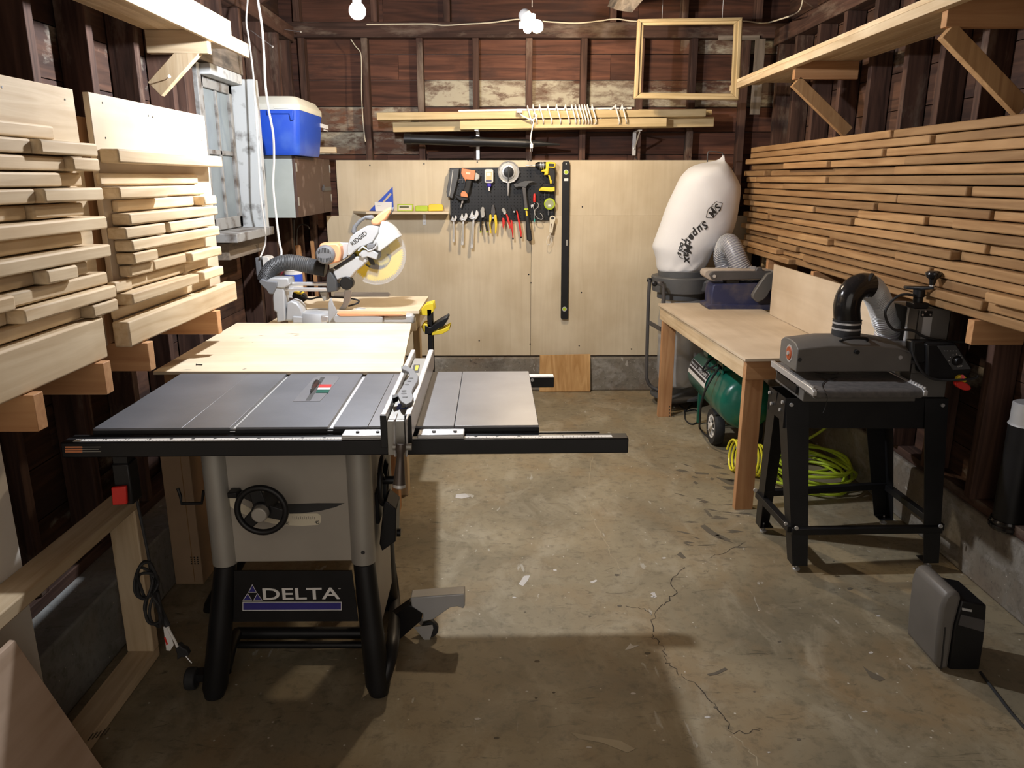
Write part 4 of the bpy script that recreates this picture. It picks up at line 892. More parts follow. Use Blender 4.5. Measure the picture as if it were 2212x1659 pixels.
B().loft([rr3(kx0, kx1, ky0, ky1, zm + .0005, .035), rr3(kx0, kx1, ky0, ky1, zm + .03, .035), rr3(kx0+.025, kx1-.025, ky0+.03, ky1-.03, zl - .006, .04), rr3(kx0+.032, kx1-.032, ky0+.04, ky1-.04, zl, .04)]).out('lid', M['coolerwhite'], t)
hx0, hx1 = at(578, 250, Y=ky0).x, at(636, 250, Y=ky0).x
B().prism([(hx0, ky0 - .016, zm - .002), (hx1, ky0 - .016, zm - .002), (hx1 - .005, ky0 - .012, zm - .055), (hx1 - .022, ky0 - .012, zm - .058), (hx1 - .026, ky0 - .014, zm - .022), (hx0 + .012, ky0 - .014, zm - .022), (hx0, ky0 - .012, zm - .03)], (0, .022, 0)).out('handle', M['cooler'], t, bevel=.004)
B().box(at(592,240,Y=ky0).x, at(624,240,Y=ky0).x, ky0 - .004, ky0 + .002, zm + .006, zm + .018).out('lid_tab', M['coolerwhite'], t, bevel=.002)
ya_, yb2 = at(694, 270, X=kx1).y, at(712, 276, X=kx1).y; zz = at(694, 271, X=kx1).z
for k in range(7): B().box(kx1 - .006, kx1 - .0005, ya_ + k * .03, ya_ + k * .03 + .02, zz - .012, zz + .012).out('lettering', M['label'], body)
B().box(kx1 - .006, kx1 - .0005, ya_ + .08, ya_ + .19, zz - .026, zz - .019).out('lettering', M['label'], body)
a = at(713, 324, Y=5.4); B().box(a.x - .25, a.x + .045, 5.36, 5.40, a.z - .018, a.z + .018).out('lumber_offcut', M['pine_x'], label='short pale lumber offcut whose end shows right of the blue cooler', cat='lumber', bevel=.002)
# white cords near the window
B().tube([at(555, -30, Y=4.3), at(557,0,Y=4.3), at(566,60,Y=4.3), at(571,130,Y=4.3), at(573,180,Y=4.3), at(580,235,Y=4.35), at(590,290,Y=4.4), at(592,345,Y=4.45), at(590,400,Y=4.45), at(597,470,Y=4.42), at(603,520,Y=4.4), at(608,548,Y=4.36), at(600,572,Y=4.33)], .0062, seg=8).out('extension_cable', M['cord'], label='thick white cable hanging from above in front of the blue cooler', cat='cord')
B().tube([at(534,-20,X=-1.33), at(535,0,X=-1.33), at(532,45,X=-1.33), at(537,80,X=-1.33), at(546,150,X=-1.33), at(549,190,X=-1.33), at(556,300,X=-1.33), at(563,420,X=-1.33), at(573,500,X=-1.34), at(572,530,X=-1.36), at(562,556,X=-1.37)], .0045, seg=8).out('wall_cable', M['cord'], label='thin white cable running down beside the window to the outlet box', cat='cable')
t = thing('outlet_box', 'grey outlet box with a white cover plate beside the mitre saw', 'outlet', at(575, 590, Y=4.36))
a, c = at(553, 556, Y=4.36), at(567, 597, Y=4.36)
B().box(a.x, c.x, 4.34, 4.44, c.z, a.z).out('back_box', M['midgrey'], t, bevel=.004)
B().prism([at(x, y, Y=4.335) for x, y in ((566,554),(578,556),(590,573),(586,582),(570,600))], (0, .10, 0)).out('cover_plate', M['white'], t, bevel=.002)
B().prism([at(x, y, Y=4.33) for x, y in ((580,566),(593,566),(593,574),(582,576))], (0, .03, 0)).out('plug', M['white'], t, bevel=.003)
# dark tools and sticks in the far left corner
t = thing('red_cord_tangle', 'tangle of dark red cord behind the mitre saw hose', 'cord', at(610, 580, Y=4.75))
zP_ = .905; random.seed(4); b = B(); P_ = [at(590 + random.uniform(0, 55), 555 + random.uniform(0, 48), Y=4.42 + random.uniform(-.05, .05)) for _ in range(16)]
P_ += [Vector((P_[-1].x, 4.40, 1.0)), Vector((P_[-1].x, 4.38, zP_ + .006)), Vector((P_[-1].x + .05, 4.36, zP_ + .005))]
b.tube(P_, .004, seg=6).out('cord', mat('dark_red_cord', (.22, .015, .03), .6), t)
def can(px, py, h, r, Y, lab):
    a = at(px, py, Y=Y); t = thing('paint_can', lab, 'can', a)
    B().lathe(a, (0,0,1), [(r,0),(r*1.03,.003),(r,.006),(r,h-.006),(r*1.03,h-.003),(r,h)], 28).out('can_body', M['white'], t)
    B().lathe(a, (0,0,1), [(r*1.012,h*.35),(r*1.012,h*.85)], 28, cap=False).out('label_band', M['blue'], t)
# ------------------------------------------------------------------ mitre saw bench and platform
t = thing('mitre_bench', 'plywood workbench with raised platform under and behind the mitre saw', 'workbench', (-.95, 4.1, 0))
zP = .905; yP0 = at(800, 671, Z=zP).y; yP1 = at(800, 640, Z=zP).y; xP = at(905, 671, Z=zP).x
zB = .795
B().box(-1.31, xP - .05, 3.60, yP1 + .05, zB - .018, zB).out('bench_top', M['ply_x'], t, bevel=.001)
B().box(-1.15, xP, yP0, yP1, zP - .018, zP).out('platform_top', M['ply_x'], t, bevel=.001)
pf = B().box(-1.13, xP - .02, yP0 + .012, yP0 + .03, zB + .001, zP - .0185).out('platform_front', M['ply_x'], t)
B().box(xP - .038, xP - .02, yP0 + .031, yP1 - .01, zB + .001, zP - .0185).out('platform_side', M['ply_y'], t)
B().box(-1.13, -1.112, yP0 + .031, yP1 - .01, zB + .001, zP - .0185).out('platform_side', M['ply_y'], t)
for x in (-1.29, xP - .09):
    for y in (3.64, yP1 - .05): B().box(x, x + .038, y, y + .089, 0, zB - .019).out('leg', M['pine_z'], t, bevel=.002)
B().box(-1.25, xP - .09, 3.62, 3.638, zB - .10, zB - .019).out('bench_rail', M['pine_x'], t)
B().box(-1.25, xP - .1, 3.7, yP1 - .02, .25, .268).out('lower_shelf', M['ply_x'], t)
can(634, 640, .13, .05, 4.52, 'small white can with blue label behind the mitre saw rails') if False else None
a = at(635, 612, Y=4.40); t = thing('paint_can', 'blue and white can behind the mitre saw rails', 'can', (a.x, 4.40, zP + .001))
B().lathe((a.x, 4.40, zP + .001), (0,0,1), [(.05,0),(.052,.003),(.05,.006),(.05,.15),(.052,.153),(.05,.156)], 28).out('can_body', M['white'], t)
B().lathe((a.x, 4.40, zP + .001), (0,0,1), [(.0508,.08),(.0508,.13)], 28, cap=False).out('label_band', M['blue'], t)
B().bar(at(643, 530, Y=5.3), at(668, 700, Y=5.2), .03, .035, up=(0,1,0)).out('leaning_stick', M['fir_z'], label='pale brown stick leaning in the far left corner, left of the saw motor', cat='stick', bevel=.002)
B().bar(at(674, 521, Y=5.35), at(690, 700, Y=5.25), .02, .03, up=(0,1,0)).out('leaning_stick', M['fir_z'], label='thin pale stick leaning in the far left corner, hidden partly by the saw motor', cat='stick', bevel=.002)
B().tube([at(x, y, Y=5.5) for x, y in ((634,475),(634,530),(637,650))], .008, seg=8).out('steel_rod', M['framegrey'], label='grey metal rod standing in the dark corner below the cabinet', cat='rod')
B().tube([at(x, y, Y=5.45) for x, y in ((641,560),(641,510),(643,492),(652,485),(664,488),(668,495))], .005, seg=8).out('cane_rod', M['framegrey'], label='dark metal rod with a curved top in the corner below the cabinet', cat='rod')
t_ = at(640, 640, Y=4.3)
# ------------------------------------------------------------------ mitre saw
yM = 3.90
ms = thing('mitre_saw', 'orange and grey sliding mitre saw with a yellow blade on the bench', 'mitre saw', (at(740,690,Y=yM).x, yM, zB))
q = lambda pts: zc(pts, 540, 430, 5.925)
def mp(name, pts, dy0, dy1, m, bv=.004, par=None): return T(B(), q(pts), yM + dy0, dy1 - dy0).out(name, m, par or ms, bevel=bv)
pm = lambda x, y, dy=0: at(540 + x / 5.925, 430 + y / 5.925, Y=yM + dy)
s_ = 1 / 5.925 * 3.9 / FPX * 1.0
bc_ = pm(1612, 705, .03); rb = 352 / 5.925 * (bc_ - CAMP).dot(CM @ Vector((0,0,-1))) / FPX
bl = sawblade(bc_, rb, (0, 1, 0), 80, .003).out('saw_blade', M['yellow'], ms)
B().cyl(bc_ + Vector((0,-.004,0)), bc_ + Vector((0,.008,0)), rb * .55, seg=40).out('blade_centre', mat('black_yellow_print', (.55,.43,.03), .5, col2=(.03,.03,.03), scale=16, thr=(.48,.55)), bl)
B().cyl(bc_ + Vector((0,-.012,0)), bc_ + Vector((0,-.004,0)), .028, seg=24).out('arbor_flange', M['midgrey'], bl)
M['clear'] = mat('clear_guard', (.70, .71, .72), .25, alpha=.16, var=.02)
g = []
for k in range(28):
    a_ = R(-118 + k * 205 / 27); g.append(bc_ + Vector((math.cos(a_) * rb * 1.10, 0, math.sin(a_) * rb * 1.10)))
inner = [bc_ + (p - bc_) * .08 for p in g]
vv = B()
for k in range(27):
    for dy in (-.014,): vv.prism([g[k] + Vector((0,dy,0)), g[k+1] + Vector((0,dy,0)), inner[k+1] + Vector((0,dy,0)), inner[k] + Vector((0,dy,0))], (0, .0015, 0))
    vv.prism([g[k] + Vector((0,-.014,0)), g[k+1] + Vector((0,-.014,0)), g[k+1] + Vector((0,.022,0)), g[k] + Vector((0,.022,0))], (g[k] - bc_) * -.012)
vv.out('lower_guard', M['clear'], ms)
M['guardwhite'] = mat('frosted_guard', (.60, .61, .60), .35, alpha=.80, var=.04)
mp('upper_guard', [(1560,570),(1640,420),(1680,290),(1700,278),(1760,292),(1850,370),(1930,480),(1880,505),(1760,600),(1665,672),(1600,650)], -.022, .045, M['guardwhite'])
u1 = mp('upper_arm', [(1236,690),(1240,600),(1290,480),(1350,430),(1420,385),(1490,345),(1560,338),(1650,352),(1645,430),(1570,560),(1480,600),(1400,625),(1340,670),(1300,715),(1262,738)], -.03, .05, M['msgrey'], .006)
text('RIDGID', pm(1318, 598, -.0305), pm(1505, 448, -.0305), .0215, M['ink'], u1, bold=.006)
mp('back_plate', [(1120,555),(1260,560),(1250,745),(1150,800)], .02, .035, M['msgrey'])
mp('orange_housing', [(885,585),(905,570),(1110,565),(1150,610),(1162,700),(1148,805),(1000,842),(900,800),(870,700)], -.05, .06, M['orangepale'], .008)
mc = pm(968, 712, -.055); rm = 122 / 5.925 * 3.95 / FPX
mt_ = B().lathe(mc + Vector((0, .03, 0)), (0,-1,0), [(rm,0),(rm,.02),(rm*.93,.045),(rm*.75,.055)], 36).out('motor_cap', M['midgrey'], ms)
b = B()
for k in range(11):
    a_ = (k - 5) * rm * .15; h = math.sqrt(max(0, (rm * .72) ** 2 - a_ ** 2))
    for z0_, z1_ in ((h * .35, h), (-h, -h * .45)): b.box(mc.x + a_ - .0016, mc.x + a_ + .0016, mc.y - .0262, mc.y - .02, mc.z + z0_, mc.z + z1_)
b.out('vent_slots', M['ink'], mt_)
mp('lower_arm', [(1060,935),(1100,890),(1330,745),(1480,720),(1520,785),(1440,860),(1350,930),(1290,1010),(1180,1015),(1108,1042)], -.02, .05, M['msgrey'], .006)
mp('belt_strip', [(1100,905),(1050,885),(1240,765),(1330,700),(1350,745),(1250,805)], -.026, .03, M['black'])
mp('carry_handle', [(1292,420),(1310,350),(1390,262),(1480,212),(1560,205),(1592,252),(1545,268),(1480,252),(1420,292),(1355,362),(1350,432),(1312,455)], -.01, .025, M['midgrey'], .006)
mp('trigger_handle', [(1540,280),(1640,195),(1760,112),(1812,112),(1800,175),(1745,262),(1640,342),(1560,332)], -.02, .03, M['orangepale'], .010)
mp('trigger', [(1795,110),(1845,105),(1842,130),(1810,190),(1740,265),(1800,175)], -.005, .015, M['midgrey'])
lk = B().tube([pm(x, y, -.035) for x, y in ((1385,665),(1440,615),(1490,640),(1520,660),(1580,640),(1625,590),(1615,545),(1595,540))], .0042, seg=8).out('guard_link', M['msgrey'], ms)
mp('guard_lever', [(1490,600),(1520,570),(1590,570),(1600,600),(1560,640),(1500,640)], -.04, -.031, M['midgrey'], .003, lk)
mp('pivot_cover', [(1400,700),(1440,660),(1560,650),(1640,700),(1620,780),(1560,760),(1500,740),(1430,760)], -.034, -.015, M['msgrey'])
for x, y, r in ((1257,705,14),(1412,710,17),(1470,790,18)):
    p = pm(x, y, -.036); B().cyl(p, p + Vector((0, .02, 0)), r * s_ * 1.0, seg=16).out('pivot_bolt', M['chrome'], ms)
mp('blade_window', [(1490,745),(1560,745),(1600,820),(1590,850),(1540,830)], -.006, -.003, M['ink'])
p = pm(1232, 1080, -.03); B().cyl(p, p + Vector((0, .05, 0)), 84 * s_, seg=30).out('lock_knob', M['black'], ms, bevel=.004)
B().bar(pm(1110, 1110, 0), pm(1200, 1080, 0), .03, .02).out('knob_stem', M['black'], ms)
mp('carriage_head', [(975,1050),(995,905),(1012,905),(1100,1050),(1115,1180),(985,1195)], -.04, .05, M['darkgrey'])
for y0_, x0_, rr_ in ((1083, 490, 24), (1155, 430, 25)): B().cyl(pm(x0_, y0_, -.02 if y0_ > 1100 else .02), pm(990, y0_ + 3, -.02 if y0_ > 1100 else .02), rr_ * s_, seg=20).out('slide_rail', M['chrome'], ms)
mp('rear_carriage', [(208,1040),(270,1010),(490,1012),(502,1100),(430,1145),(300,1132),(240,1090)], -.05, .06, M['msgrey'], .006)
mp('lock_lever', [(110,1060),(140,1022),(210,1050),(345,1060),(345,1112),(292,1220),(240,1215),(205,1160),(150,1112)], -.06, -.03, M['midgrey'], .004)
mp('rear_post', [(295,1132),(330,1088),(400,1088),(432,1140),(440,1290),(452,1560),(345,1580),(335,1450),(298,1430),(288,1280)], -.045, .05, M['msgrey'], .006)
mp('bevel_dome', [(455,1560),(468,1330),(520,1300),(600,1330),(655,1400),(685,1500),(600,1560)], -.04, .06, M['msgrey'], .008)
B().tube([pm(x, y, .03) for x, y in ((190,1050),(225,960),(300,870),(420,820),(560,812),(740,850),(860,875))], lambda f: .0385 + (.0022 if int(f * 90) % 2 else 0), seg=20, n=16).out('dust_hose', M['darkgrey'], ms)
B().cyl(pm(845, 872, .03), pm(970, 900, .03), .040, seg=20).out('hose_cuff', M['black'], ms, bevel=.003)
tc_ = pm(880, 1500, .02); B().lathe((tc_.x, tc_.y, tc_.z - .03), (0,0,1), [(.098,0),(.098,.03),(.088,.055),(.07,.06)], 36).out('turntable', M['msgrey'], ms)
tb_ = mp('turntable_arm', [(540,1500),(900,1530),(1100,1480),(1500,1478),(1700,1505),(1700,1590),(545,1590)], -.05, .05, M['msgrey'], .006)
mp('table_edge', [(1700,1502),(1960,1480),(2060,1480),(2092,1520),(2100,1600),(1700,1592)], -.04, .05, M['msgrey'], .010)
mp('table_strip', [(1110,1468),(1940,1472),(1990,1486),(1940,1492),(1150,1500)], -.052, .03, M['orangepale'], .001)
mp('fence', [(1000,1335),(1035,1262),(1062,1340),(1115,1450),(1020,1585),(1005,1580)], -.10, -.085, M['msgrey'], .003)
mp('fence', [(1110,1450),(1190,1335),(1208,1165),(1300,1170),(1285,1300),(1200,1455),(1130,1478)], .06, .075, M['msgrey'], .003)
mp('turntable_disc', [(1220,1445),(1380,1400),(1600,1430),(1710,1475),(1220,1475)], .055, .10, M['msgrey'], .01)
mp('tilt_arm', [(885,1190),(985,1182),(1005,1290),(940,1308)], -.01, .02, M['silver'])
mp('clamp_screw', [(905,1490),(1000,1500),(1002,1570),(910,1580)], -.11, -.09, M['chrome'])
B().tube([pm(x, y, .08) for x, y in ((650,1240),(760,1280),(900,1255),(1150,1260),(1300,1275),(1390,1300),(1370,1335),(1260,1370))], .0045, seg=8).out('power_cord', M['rubber'], ms)
t = thing('tape_measure', 'black and yellow tape measure behind the mitre saw', 'tape measure', pm(615, 1330, .22))
B().prism([pm(x, y, .2) for x, y in ((535,1250),(545,1190),(640,1195),(705,1240),(715,1300),(640,1345),(560,1310))], (0, .05, 0)).out('case', M['black'], t, bevel=.006)
B().prism([pm(x, y, .196) for x, y in ((550,1190),(590,1187),(660,1205),(665,1222),(600,1215))], (0, .055, 0)).out('yellow_strip', M['yellow'], t, bevel=.001)
a = at(780, 640, Z=zP); c = at(843, 633, Z=zP)
B().prism([at(x, y, Y=yP1 - .02) for x, y in ((722,640),(722,632),(838,632),(843,637),(838,641))], (0, .02, 0)).out('steel_ruler', M['grey_x'], label='grey flat bar lying along the back edge of the mitre platform', cat='bar', bevel=.001)
# ------------------------------------------------------------------ clamps at the platform corner
qc = lambda pts: zc(pts, 700, 300, 3.607)
print('P', yP0, yP1, xP)
yK = at(918, 700, X=xP + .02).y
LB = ('nearest', 'middle', 'rearmost')
def clamp(i, dy, par_lab):
    Y = 4.02 + dy
    P_ = lambda pts: [at(x, y, Y=4.02) + Vector((0, dy, 0)) for x, y in qc(pts)]
    t = thing('bar_clamp', par_lab, 'clamp', at(927, 800, Y=4.02) + Vector((0, dy, 0)), group='bar clamps on the mitre platform')
    a = P_([(820,1345)])[0]; c = P_([(820,1800)])[0]
    B().box(a.x - .012, a.x + .012, a.y, a.y + .008, .50, a.z + .01).out('bar', M['black'], t, bevel=.001)
    B().prism(P_([(742,1345),(790,1292),(850,1280),(856,1340),(822,1382),(745,1370)]), (0, .018, 0)).out('fixed_jaw', M['yellow'], t, bevel=.002)
    B().prism(P_([(755,1462),(780,1440),(830,1452),(850,1502),(930,1482),(980,1455),(977,1490),(920,1522),(830,1532),(775,1502)]), (0, .018, 0)).out('moving_jaw', M['yellow'], t, bevel=.002)
    B().prism([p + Vector((0,-.004,0)) for p in P_([(785,1452),(832,1470),(850,1450),(900,1420),(962,1385),(970,1402),(930,1462),(850,1500),(830,1522),(785,1520)])], (0, .026, 0)).out('trigger_grip', M['black'], t, bevel=.003)
for i in range(3): clamp(i, i * .045, f'yellow and black bar clamp hanging at the mitre platform corner, {LB[i]} of three')
frame()
# ------------------------------------------------------------------ shelf on the lining and things on it
YS = 5.682
t = thing('small_wall_shelf', 'small pale plywood shelf on the back wall, left of the pegboard', 'shelf', at(880, 460, Y=5.62))
zs1 = at(880, 457, Y=5.55).z; zs0 = at(880, 462.5, Y=5.55).z
B().prism([(at(763,456,Y=5.68).x, 5.6815, zs0), (at(790,456,Y=5.55).x, 5.55, zs0), (at(969,456,Y=5.55).x, 5.55, zs0), (at(969,456,Y=5.68).x, 5.6815, zs0)], (0, 0, zs1 - zs0)).out('shelf_board', M['ply_x'], t, bevel=.001)
a = at(916, 470, Y=5.67)
br = B().box(a.x - .012, a.x + .012, 5.677, 5.6815, at(917,486,Y=5.68).z, zs0 - .001).box(a.x - .012, a.x + .012, 5.58, 5.6765, zs0 - .004, zs0 - .001).out('steel_bracket', M['steel'], t, bevel=.001)
for y in (470, 480): p = at(916.5, y, Y=5.676); B().cyl(p, p + Vector((0,-.001,0)), .003, seg=8).out('screw', M['ink'], br)
za = zs1 + .001
def up(pts, Y):   # trace, dropped so that it stands on the shelf
    P_ = tr(pts, Y); lo = min(p.z for p in P_); return [p + Vector((0, 0, za - lo)) for p in P_]
sq = B().prism(up([(848,399),(850,451),(797,451)], 5.66), (0, .006, 0)).out('speed_square', M['blue'], label='blue triangular speed square standing on the small wall shelf', cat='speed square', bevel=.001)
B().prism([p + Vector((0,-.0012,0)) for p in up([(843,412),(846,415),(829,434),(826,432),(797,451)], 5.66)[:4]], (0, .002, 0)).out('slot', M['ply'], sq)
cdd = B().prism(up([(809,431),(846,431),(846,451),(811,451)], 5.60), (0, .002, 0)).out('white_card', M['label'], label='white card leaning in front of the blue square on the shelf', cat='card')
for k in range(3): p = at(815, 437 + k * 3.5, Y=5.5995); B().box(p.x, p.x + .04 - k * .008, 5.5992, 5.60, p.z - .0015, p.z + .0015).out('print_line', M['msgrey'], cdd)
gb = B().prism(up([(858,438),(892,438),(891,453),(858,453)], 5.585), (0, .03, 0)).out('small_box', M['lime'], label='small box with green edge and printed front on the shelf', cat='box', bevel=.002)
B().prism([p + Vector((0,-.0008,0)) for p in up([(861,440),(890,440),(889,451),(861,451),(861,453)], 5.585)[:4]], (0, .001, 0)).out('label', M['tan'], gb)
B().prism([p + Vector((0,-.0014,0)) for p in up([(863,442),(883,442),(883,446),(863,446),(861,453)], 5.585)[:4]], (0, .001, 0)).out('print_band', mat('olive_print', (.10,.10,.04), .6), gb)
B().prism(up([(896,443),(900,441),(922,441),(924,445),(924,453),(897,453)], 5.58), (0, .05, 0)).out('lime_case', M['lime'], label='lime green small plastic case on the shelf, between box and yellow case', cat='case', bevel=.004)
yc_ = B().prism(up([(925,440),(930,438),(953,438),(957,442),(957,452),(925,453)], 5.575), (0, .055, 0)).out('yellow_case', M['yellow'], label='yellow small plastic case at the right end of the shelf', cat='case', bevel=.004)
# ------------------------------------------------------------------ pegboard and tools
pb = thing('pegboard', 'black perforated pegboard screwed to the plywood lining', 'pegboard', at(1084, 478, Y=5.665))
YP = 5.662
B().prism(tr([(971,363),(1198,360),(1198,476),(973,478)], YP), (0, .006, 0)).out('board', M['black'], pb, bevel=.001)
b = B()
for i in range(32):
    for j in range(16):
        p = at(977 + i * 7.05, 368 + j * 6.95, Y=YP); b.cyl(p + Vector((0,.001,0)), p + Vector((0,-.0005,0)), .0034, seg=6)
b.out('peg_holes', mat('hole_dark', (.002,.002,.002), 1), pb)
for x, y in ((976,366),(1193,364),(1193,472),(978,474)): p = at(x, y, Y=YP); B().cyl(p + Vector((0,.019,0)), p + Vector((0,-.002,0)), .005, seg=10).out('spacer', M['steel'], pb)
k = lambda pts: zc(pts, 960, 340, 7.542)
kp = lambda x, y, Y: at(960 + x / 7.542, 340 + y / 7.542, Y=Y)
def tool(name, lab, cat, x, y, Y=5.64, group=None): return thing(name, lab, cat, kp(x, y, Y), group=group)
def tp_(t, nm, pts, Y, th, m, bv=.002): return T(B(), k(pts), Y, th).out(nm, m, t, bevel=bv)
t = tool('nail_gun', 'orange and dark grey nail gun hanging on the pegboard, top left', 'nail gun', 300, 700)
tp_(t, 'magazine', [(92,185),(240,182),(228,300),(180,500),(130,668),(42,640),(32,560),(76,330)], 5.60, .045, M['darkgrey'], .003)
tp_(t, 'magazine_rail', [(130,210),(145,212),(90,630),(75,625)], 5.595, .006, M['silver'], .001)
tp_(t, 'body', [(282,178),(505,215),(482,370),(350,358),(345,395),(335,370),(300,320),(270,262)], 5.585, .065, M['orange'], .006)
tp_(t, 'badge', [(352,240),(420,248),(418,280),(350,272)], 5.5835, .003, M['tan'], .0005)
tp_(t, 'end_cap', [(503,240),(575,285),(572,352),(512,388),(483,370)], 5.59, .055, M['silver'], .006)
tp_(t, 'grip', [(345,368),(445,372),(425,480),(398,600),(270,605),(300,540),(335,450)], 5.59, .045, M['rubber'], .008)
tp_(t, 'grip_inlay', [(290,547),(340,555),(372,595),(385,655),(265,640),(262,592)], 5.583, .03, M['orange'], .004)
tp_(t, 'magazine_foot', [(165,600),(270,640),(395,660),(380,702),(250,712),(165,640)], 5.59, .05, M['black'], .005)
B().lathe(kp(298,705,5.61), kp(268,812,5.61) - kp(298,705,5.61), [(.008,0),(.008,.015),(.0045,.018),(.0045,.04),(.003,.05)], 14).out('air_fitting', M['chrome'], t)
t = tool('glue_bottle', 'upside down white glue bottle with blue cap hanging on the pegboard', 'glue bottle', 725, 530)
B().prism([kp(x, y, 5.60) for x, y in [(a, c) for a, c in rrect(655, 192, 796, 418, 28)]], (0, .035, 0)).out('bottle', M['white'], t, bevel=.004)
tp_(t, 'label', [(680,235),(772,235),(772,400),(675,400)], 5.5985, .002, mat('amber_label', (.62,.50,.26), .5), .0005)
tp_(t, 'label_band', [(675,372),(770,372),(768,392),(673,392)], 5.5975, .002, mat('navy_print', (.03,.03,.15), .5), .0003)
tp_(t, 'label_head', [(690,250),(755,250),(755,300),(690,300)], 5.5975, .002, M['label'], .0003)
B().lathe(kp(728,422,5.615), (0,0,-1), [(.016,0),(.016,.018),(.012,.024)], 18).out('cap', mat('violet_blue_cap', (.06,.04,.42), .4), t)
B().lathe(kp(728,462,5.615), (0,0,-1), [(.008,0),(.006,.02),(.004,.036)], 14).out('nozzle', M['white'], t)
t = tool('hole_saw_reel', 'round clear and black disc tool with a steel spike, hanging on the pegboard', 'disc tool', 1040, 580)
c_ = kp(1045, 240, 5.635); r_ = .078
B().lathe(c_, (0,-1,0), [(r_*1.0,0),(r_*1.0,.008),(r_*.96,.012),(r_*.90,.010),(r_*.86,.004)], 12).out('outer_ring', M['steel'], t)
B().lathe(c_, (0,-1,0), [(r_*.86,.002),(r_*.8,.006),(r_*.66,.007)], 40).out('disc', M['silver'], t)
B().lathe(c_ + Vector((0,-.006,0)), (0,-1,0), [(r_*.62,0),(r_*.60,.012),(r_*.52,.014)], 40).out('ring', M['steel'], t)
B().lathe(c_ + Vector((0,-.012,0)), (0,-1,0), [(r_*.48,0),(r_*.46,.02),(r_*.2,.024)], 36).out('hub', M['black'], t)
a = kp(1042, 395, 5.615); B().tube([kp(1045,140,5.60), kp(1043,250,5.60), kp(1040,390,5.612)], .004, seg=8).out('lever', M['darkgrey'], t)
B().lathe(a, kp(1036,588,5.615) - a, [(.010,0),(.009,.03),(.004,.095),(.002,.098)], 14).out('spike', M['steel'], t)
t = tool('cordless_drill', 'yellow and black cordless drill hanging on the pegboard, top right', 'drill', 1750, 560)
tp_(t, 'motor_housing', [(1650,76),(1700,70),(1805,78),(1818,110),(1800,182),(1702,168),(1692,285),(1622,292),(1638,238),(1570,232),(1600,198),(1652,195)], 5.585, .06, M['yellow'], .006)
tp_(t, 'housing_print', [(1700,100),(1790,104),(1785,150),(1700,145)], 5.583, .003, M['ink'], .0005)
p0 = kp(1655, 135, 5.615); p1 = kp(1478, 130, 5.615)
B().lathe(p0, p1 - p0, [(.026,0),(.026,.02),(.022,.024),(.024,.028),(.024,.055),(.017,.072),(.010,(p1-p0).length)], 24).out('chuck', M['black'], t)
for i in range(3): p = p0.lerp(p1, .2 + .16 * i); B().lathe(p, p1 - p0, [(.0262,0),(.0262,.003)], 24, cap=False).out('chuck_ring', M['steel'], t)
B().cyl(p1, kp(1325,135,5.615), .0035, seg=8).out('drill_bit', M['steel'], t)
tp_(t, 'handle', [(1702,168),(1800,184),(1812,260),(1800,440),(1738,440),(1722,360),(1692,285)], 5.59, .045, M['rubber'], .008)
tp_(t, 'handle_inlay', [(1688,290),(1718,290),(1730,340),(1752,380),(1748,428),(1722,430),(1715,370)], 5.587, .03, M['yellow'], .003)
tp_(t, 'handle_foot', [(1600,432),(1740,436),(1800,440),(1800,490),(1600,485),(1580,470)], 5.585, .06, M['black'], .005)
tp_(t, 'battery_latch', [(1538,548),(1560,505),(1600,482),(1760,490),(1796,474),(1800,552),(1740,560),(1570,546)], 5.58, .07, M['yellow'], .005)
t = tool('tape_measure', 'round lime green tape measure hanging low on the right of the pegboard', 'tape measure', 1715, 835)
B().lathe(kp(1712,757,5.64), (0,-1,0), [(.040,0),(.041,.01),(.040,.03),(.034,.034)], 32).out('case', M['lime'], t)
B().lathe(kp(1712,757,5.605), (0,-1,0), [(.030,0),(.029,.002)], 32).out('centre_label', mat('olive_label', (.30,.32,.18), .5), t)
B().prism([kp(x, y, 5.6028) for x, y in ((1690,770),(1735,770),(1735,800),(1690,800))], (0, .002, 0)).out('label_box', M['label'], t)
def hook(x, y):
    b = B()
    for s_ in (-32, 32): b.tube([kp(x+s_, y-40, 5.655), kp(x+s_, y+35, 5.65), kp(x+s_, y+50, 5.63)], .0018, seg=6)
    b.tube([kp(x-50, y, 5.648), kp(x+50, y, 5.648)], .0018, seg=6, smooth=False); return b
for x, y, lab in ((1668,612,'double wire peg hook below the yellow drill'), (1722,888,'double wire peg hook below the lime tape measure'), (268,358,'double wire peg hook behind the nail gun')):
    hook(x, y).out('peg_hook', M['steel'], label=lab, cat='hook')
# hammer
t = tool('framing_hammer', 'black claw hammer with a yellow ring hanging on the pegboard', 'hammer', 1390, 1420)
tp_(t, 'head', [(1128,440),(1140,425),(1200,425),(1262,400),(1300,385),(1400,382),(1470,392),(1476,402),(1430,408),(1370,425),(1335,480),(1325,492),(1262,480),(1195,478),(1190,492),(1145,486)], 5.60, .028, M['darkgrey'], .005)
tp_(t, 'shaft', [(1262,482),(1330,490),(1335,600),(1362,832),(1300,832),(1290,700)], 5.604, .02, M['framegrey'], .005)
tp_(t, 'yellow_ring', [(1295,832),(1366,832),(1368,856),(1297,858)], 5.601, .027, M['lime'], .003)
tp_(t, 'grip', [(1302,858),(1362,858),(1385,1020),(1432,1330),(1428,1352),(1405,1364),(1355,1362),(1342,1340),(1325,1050)], 5.60, .028, M['rubber'], .008)
tp_(t, 'grip_inlay', [(1322,870),(1350,870),(1358,955),(1335,960)], 5.598, .004, M['yellow'], .002)
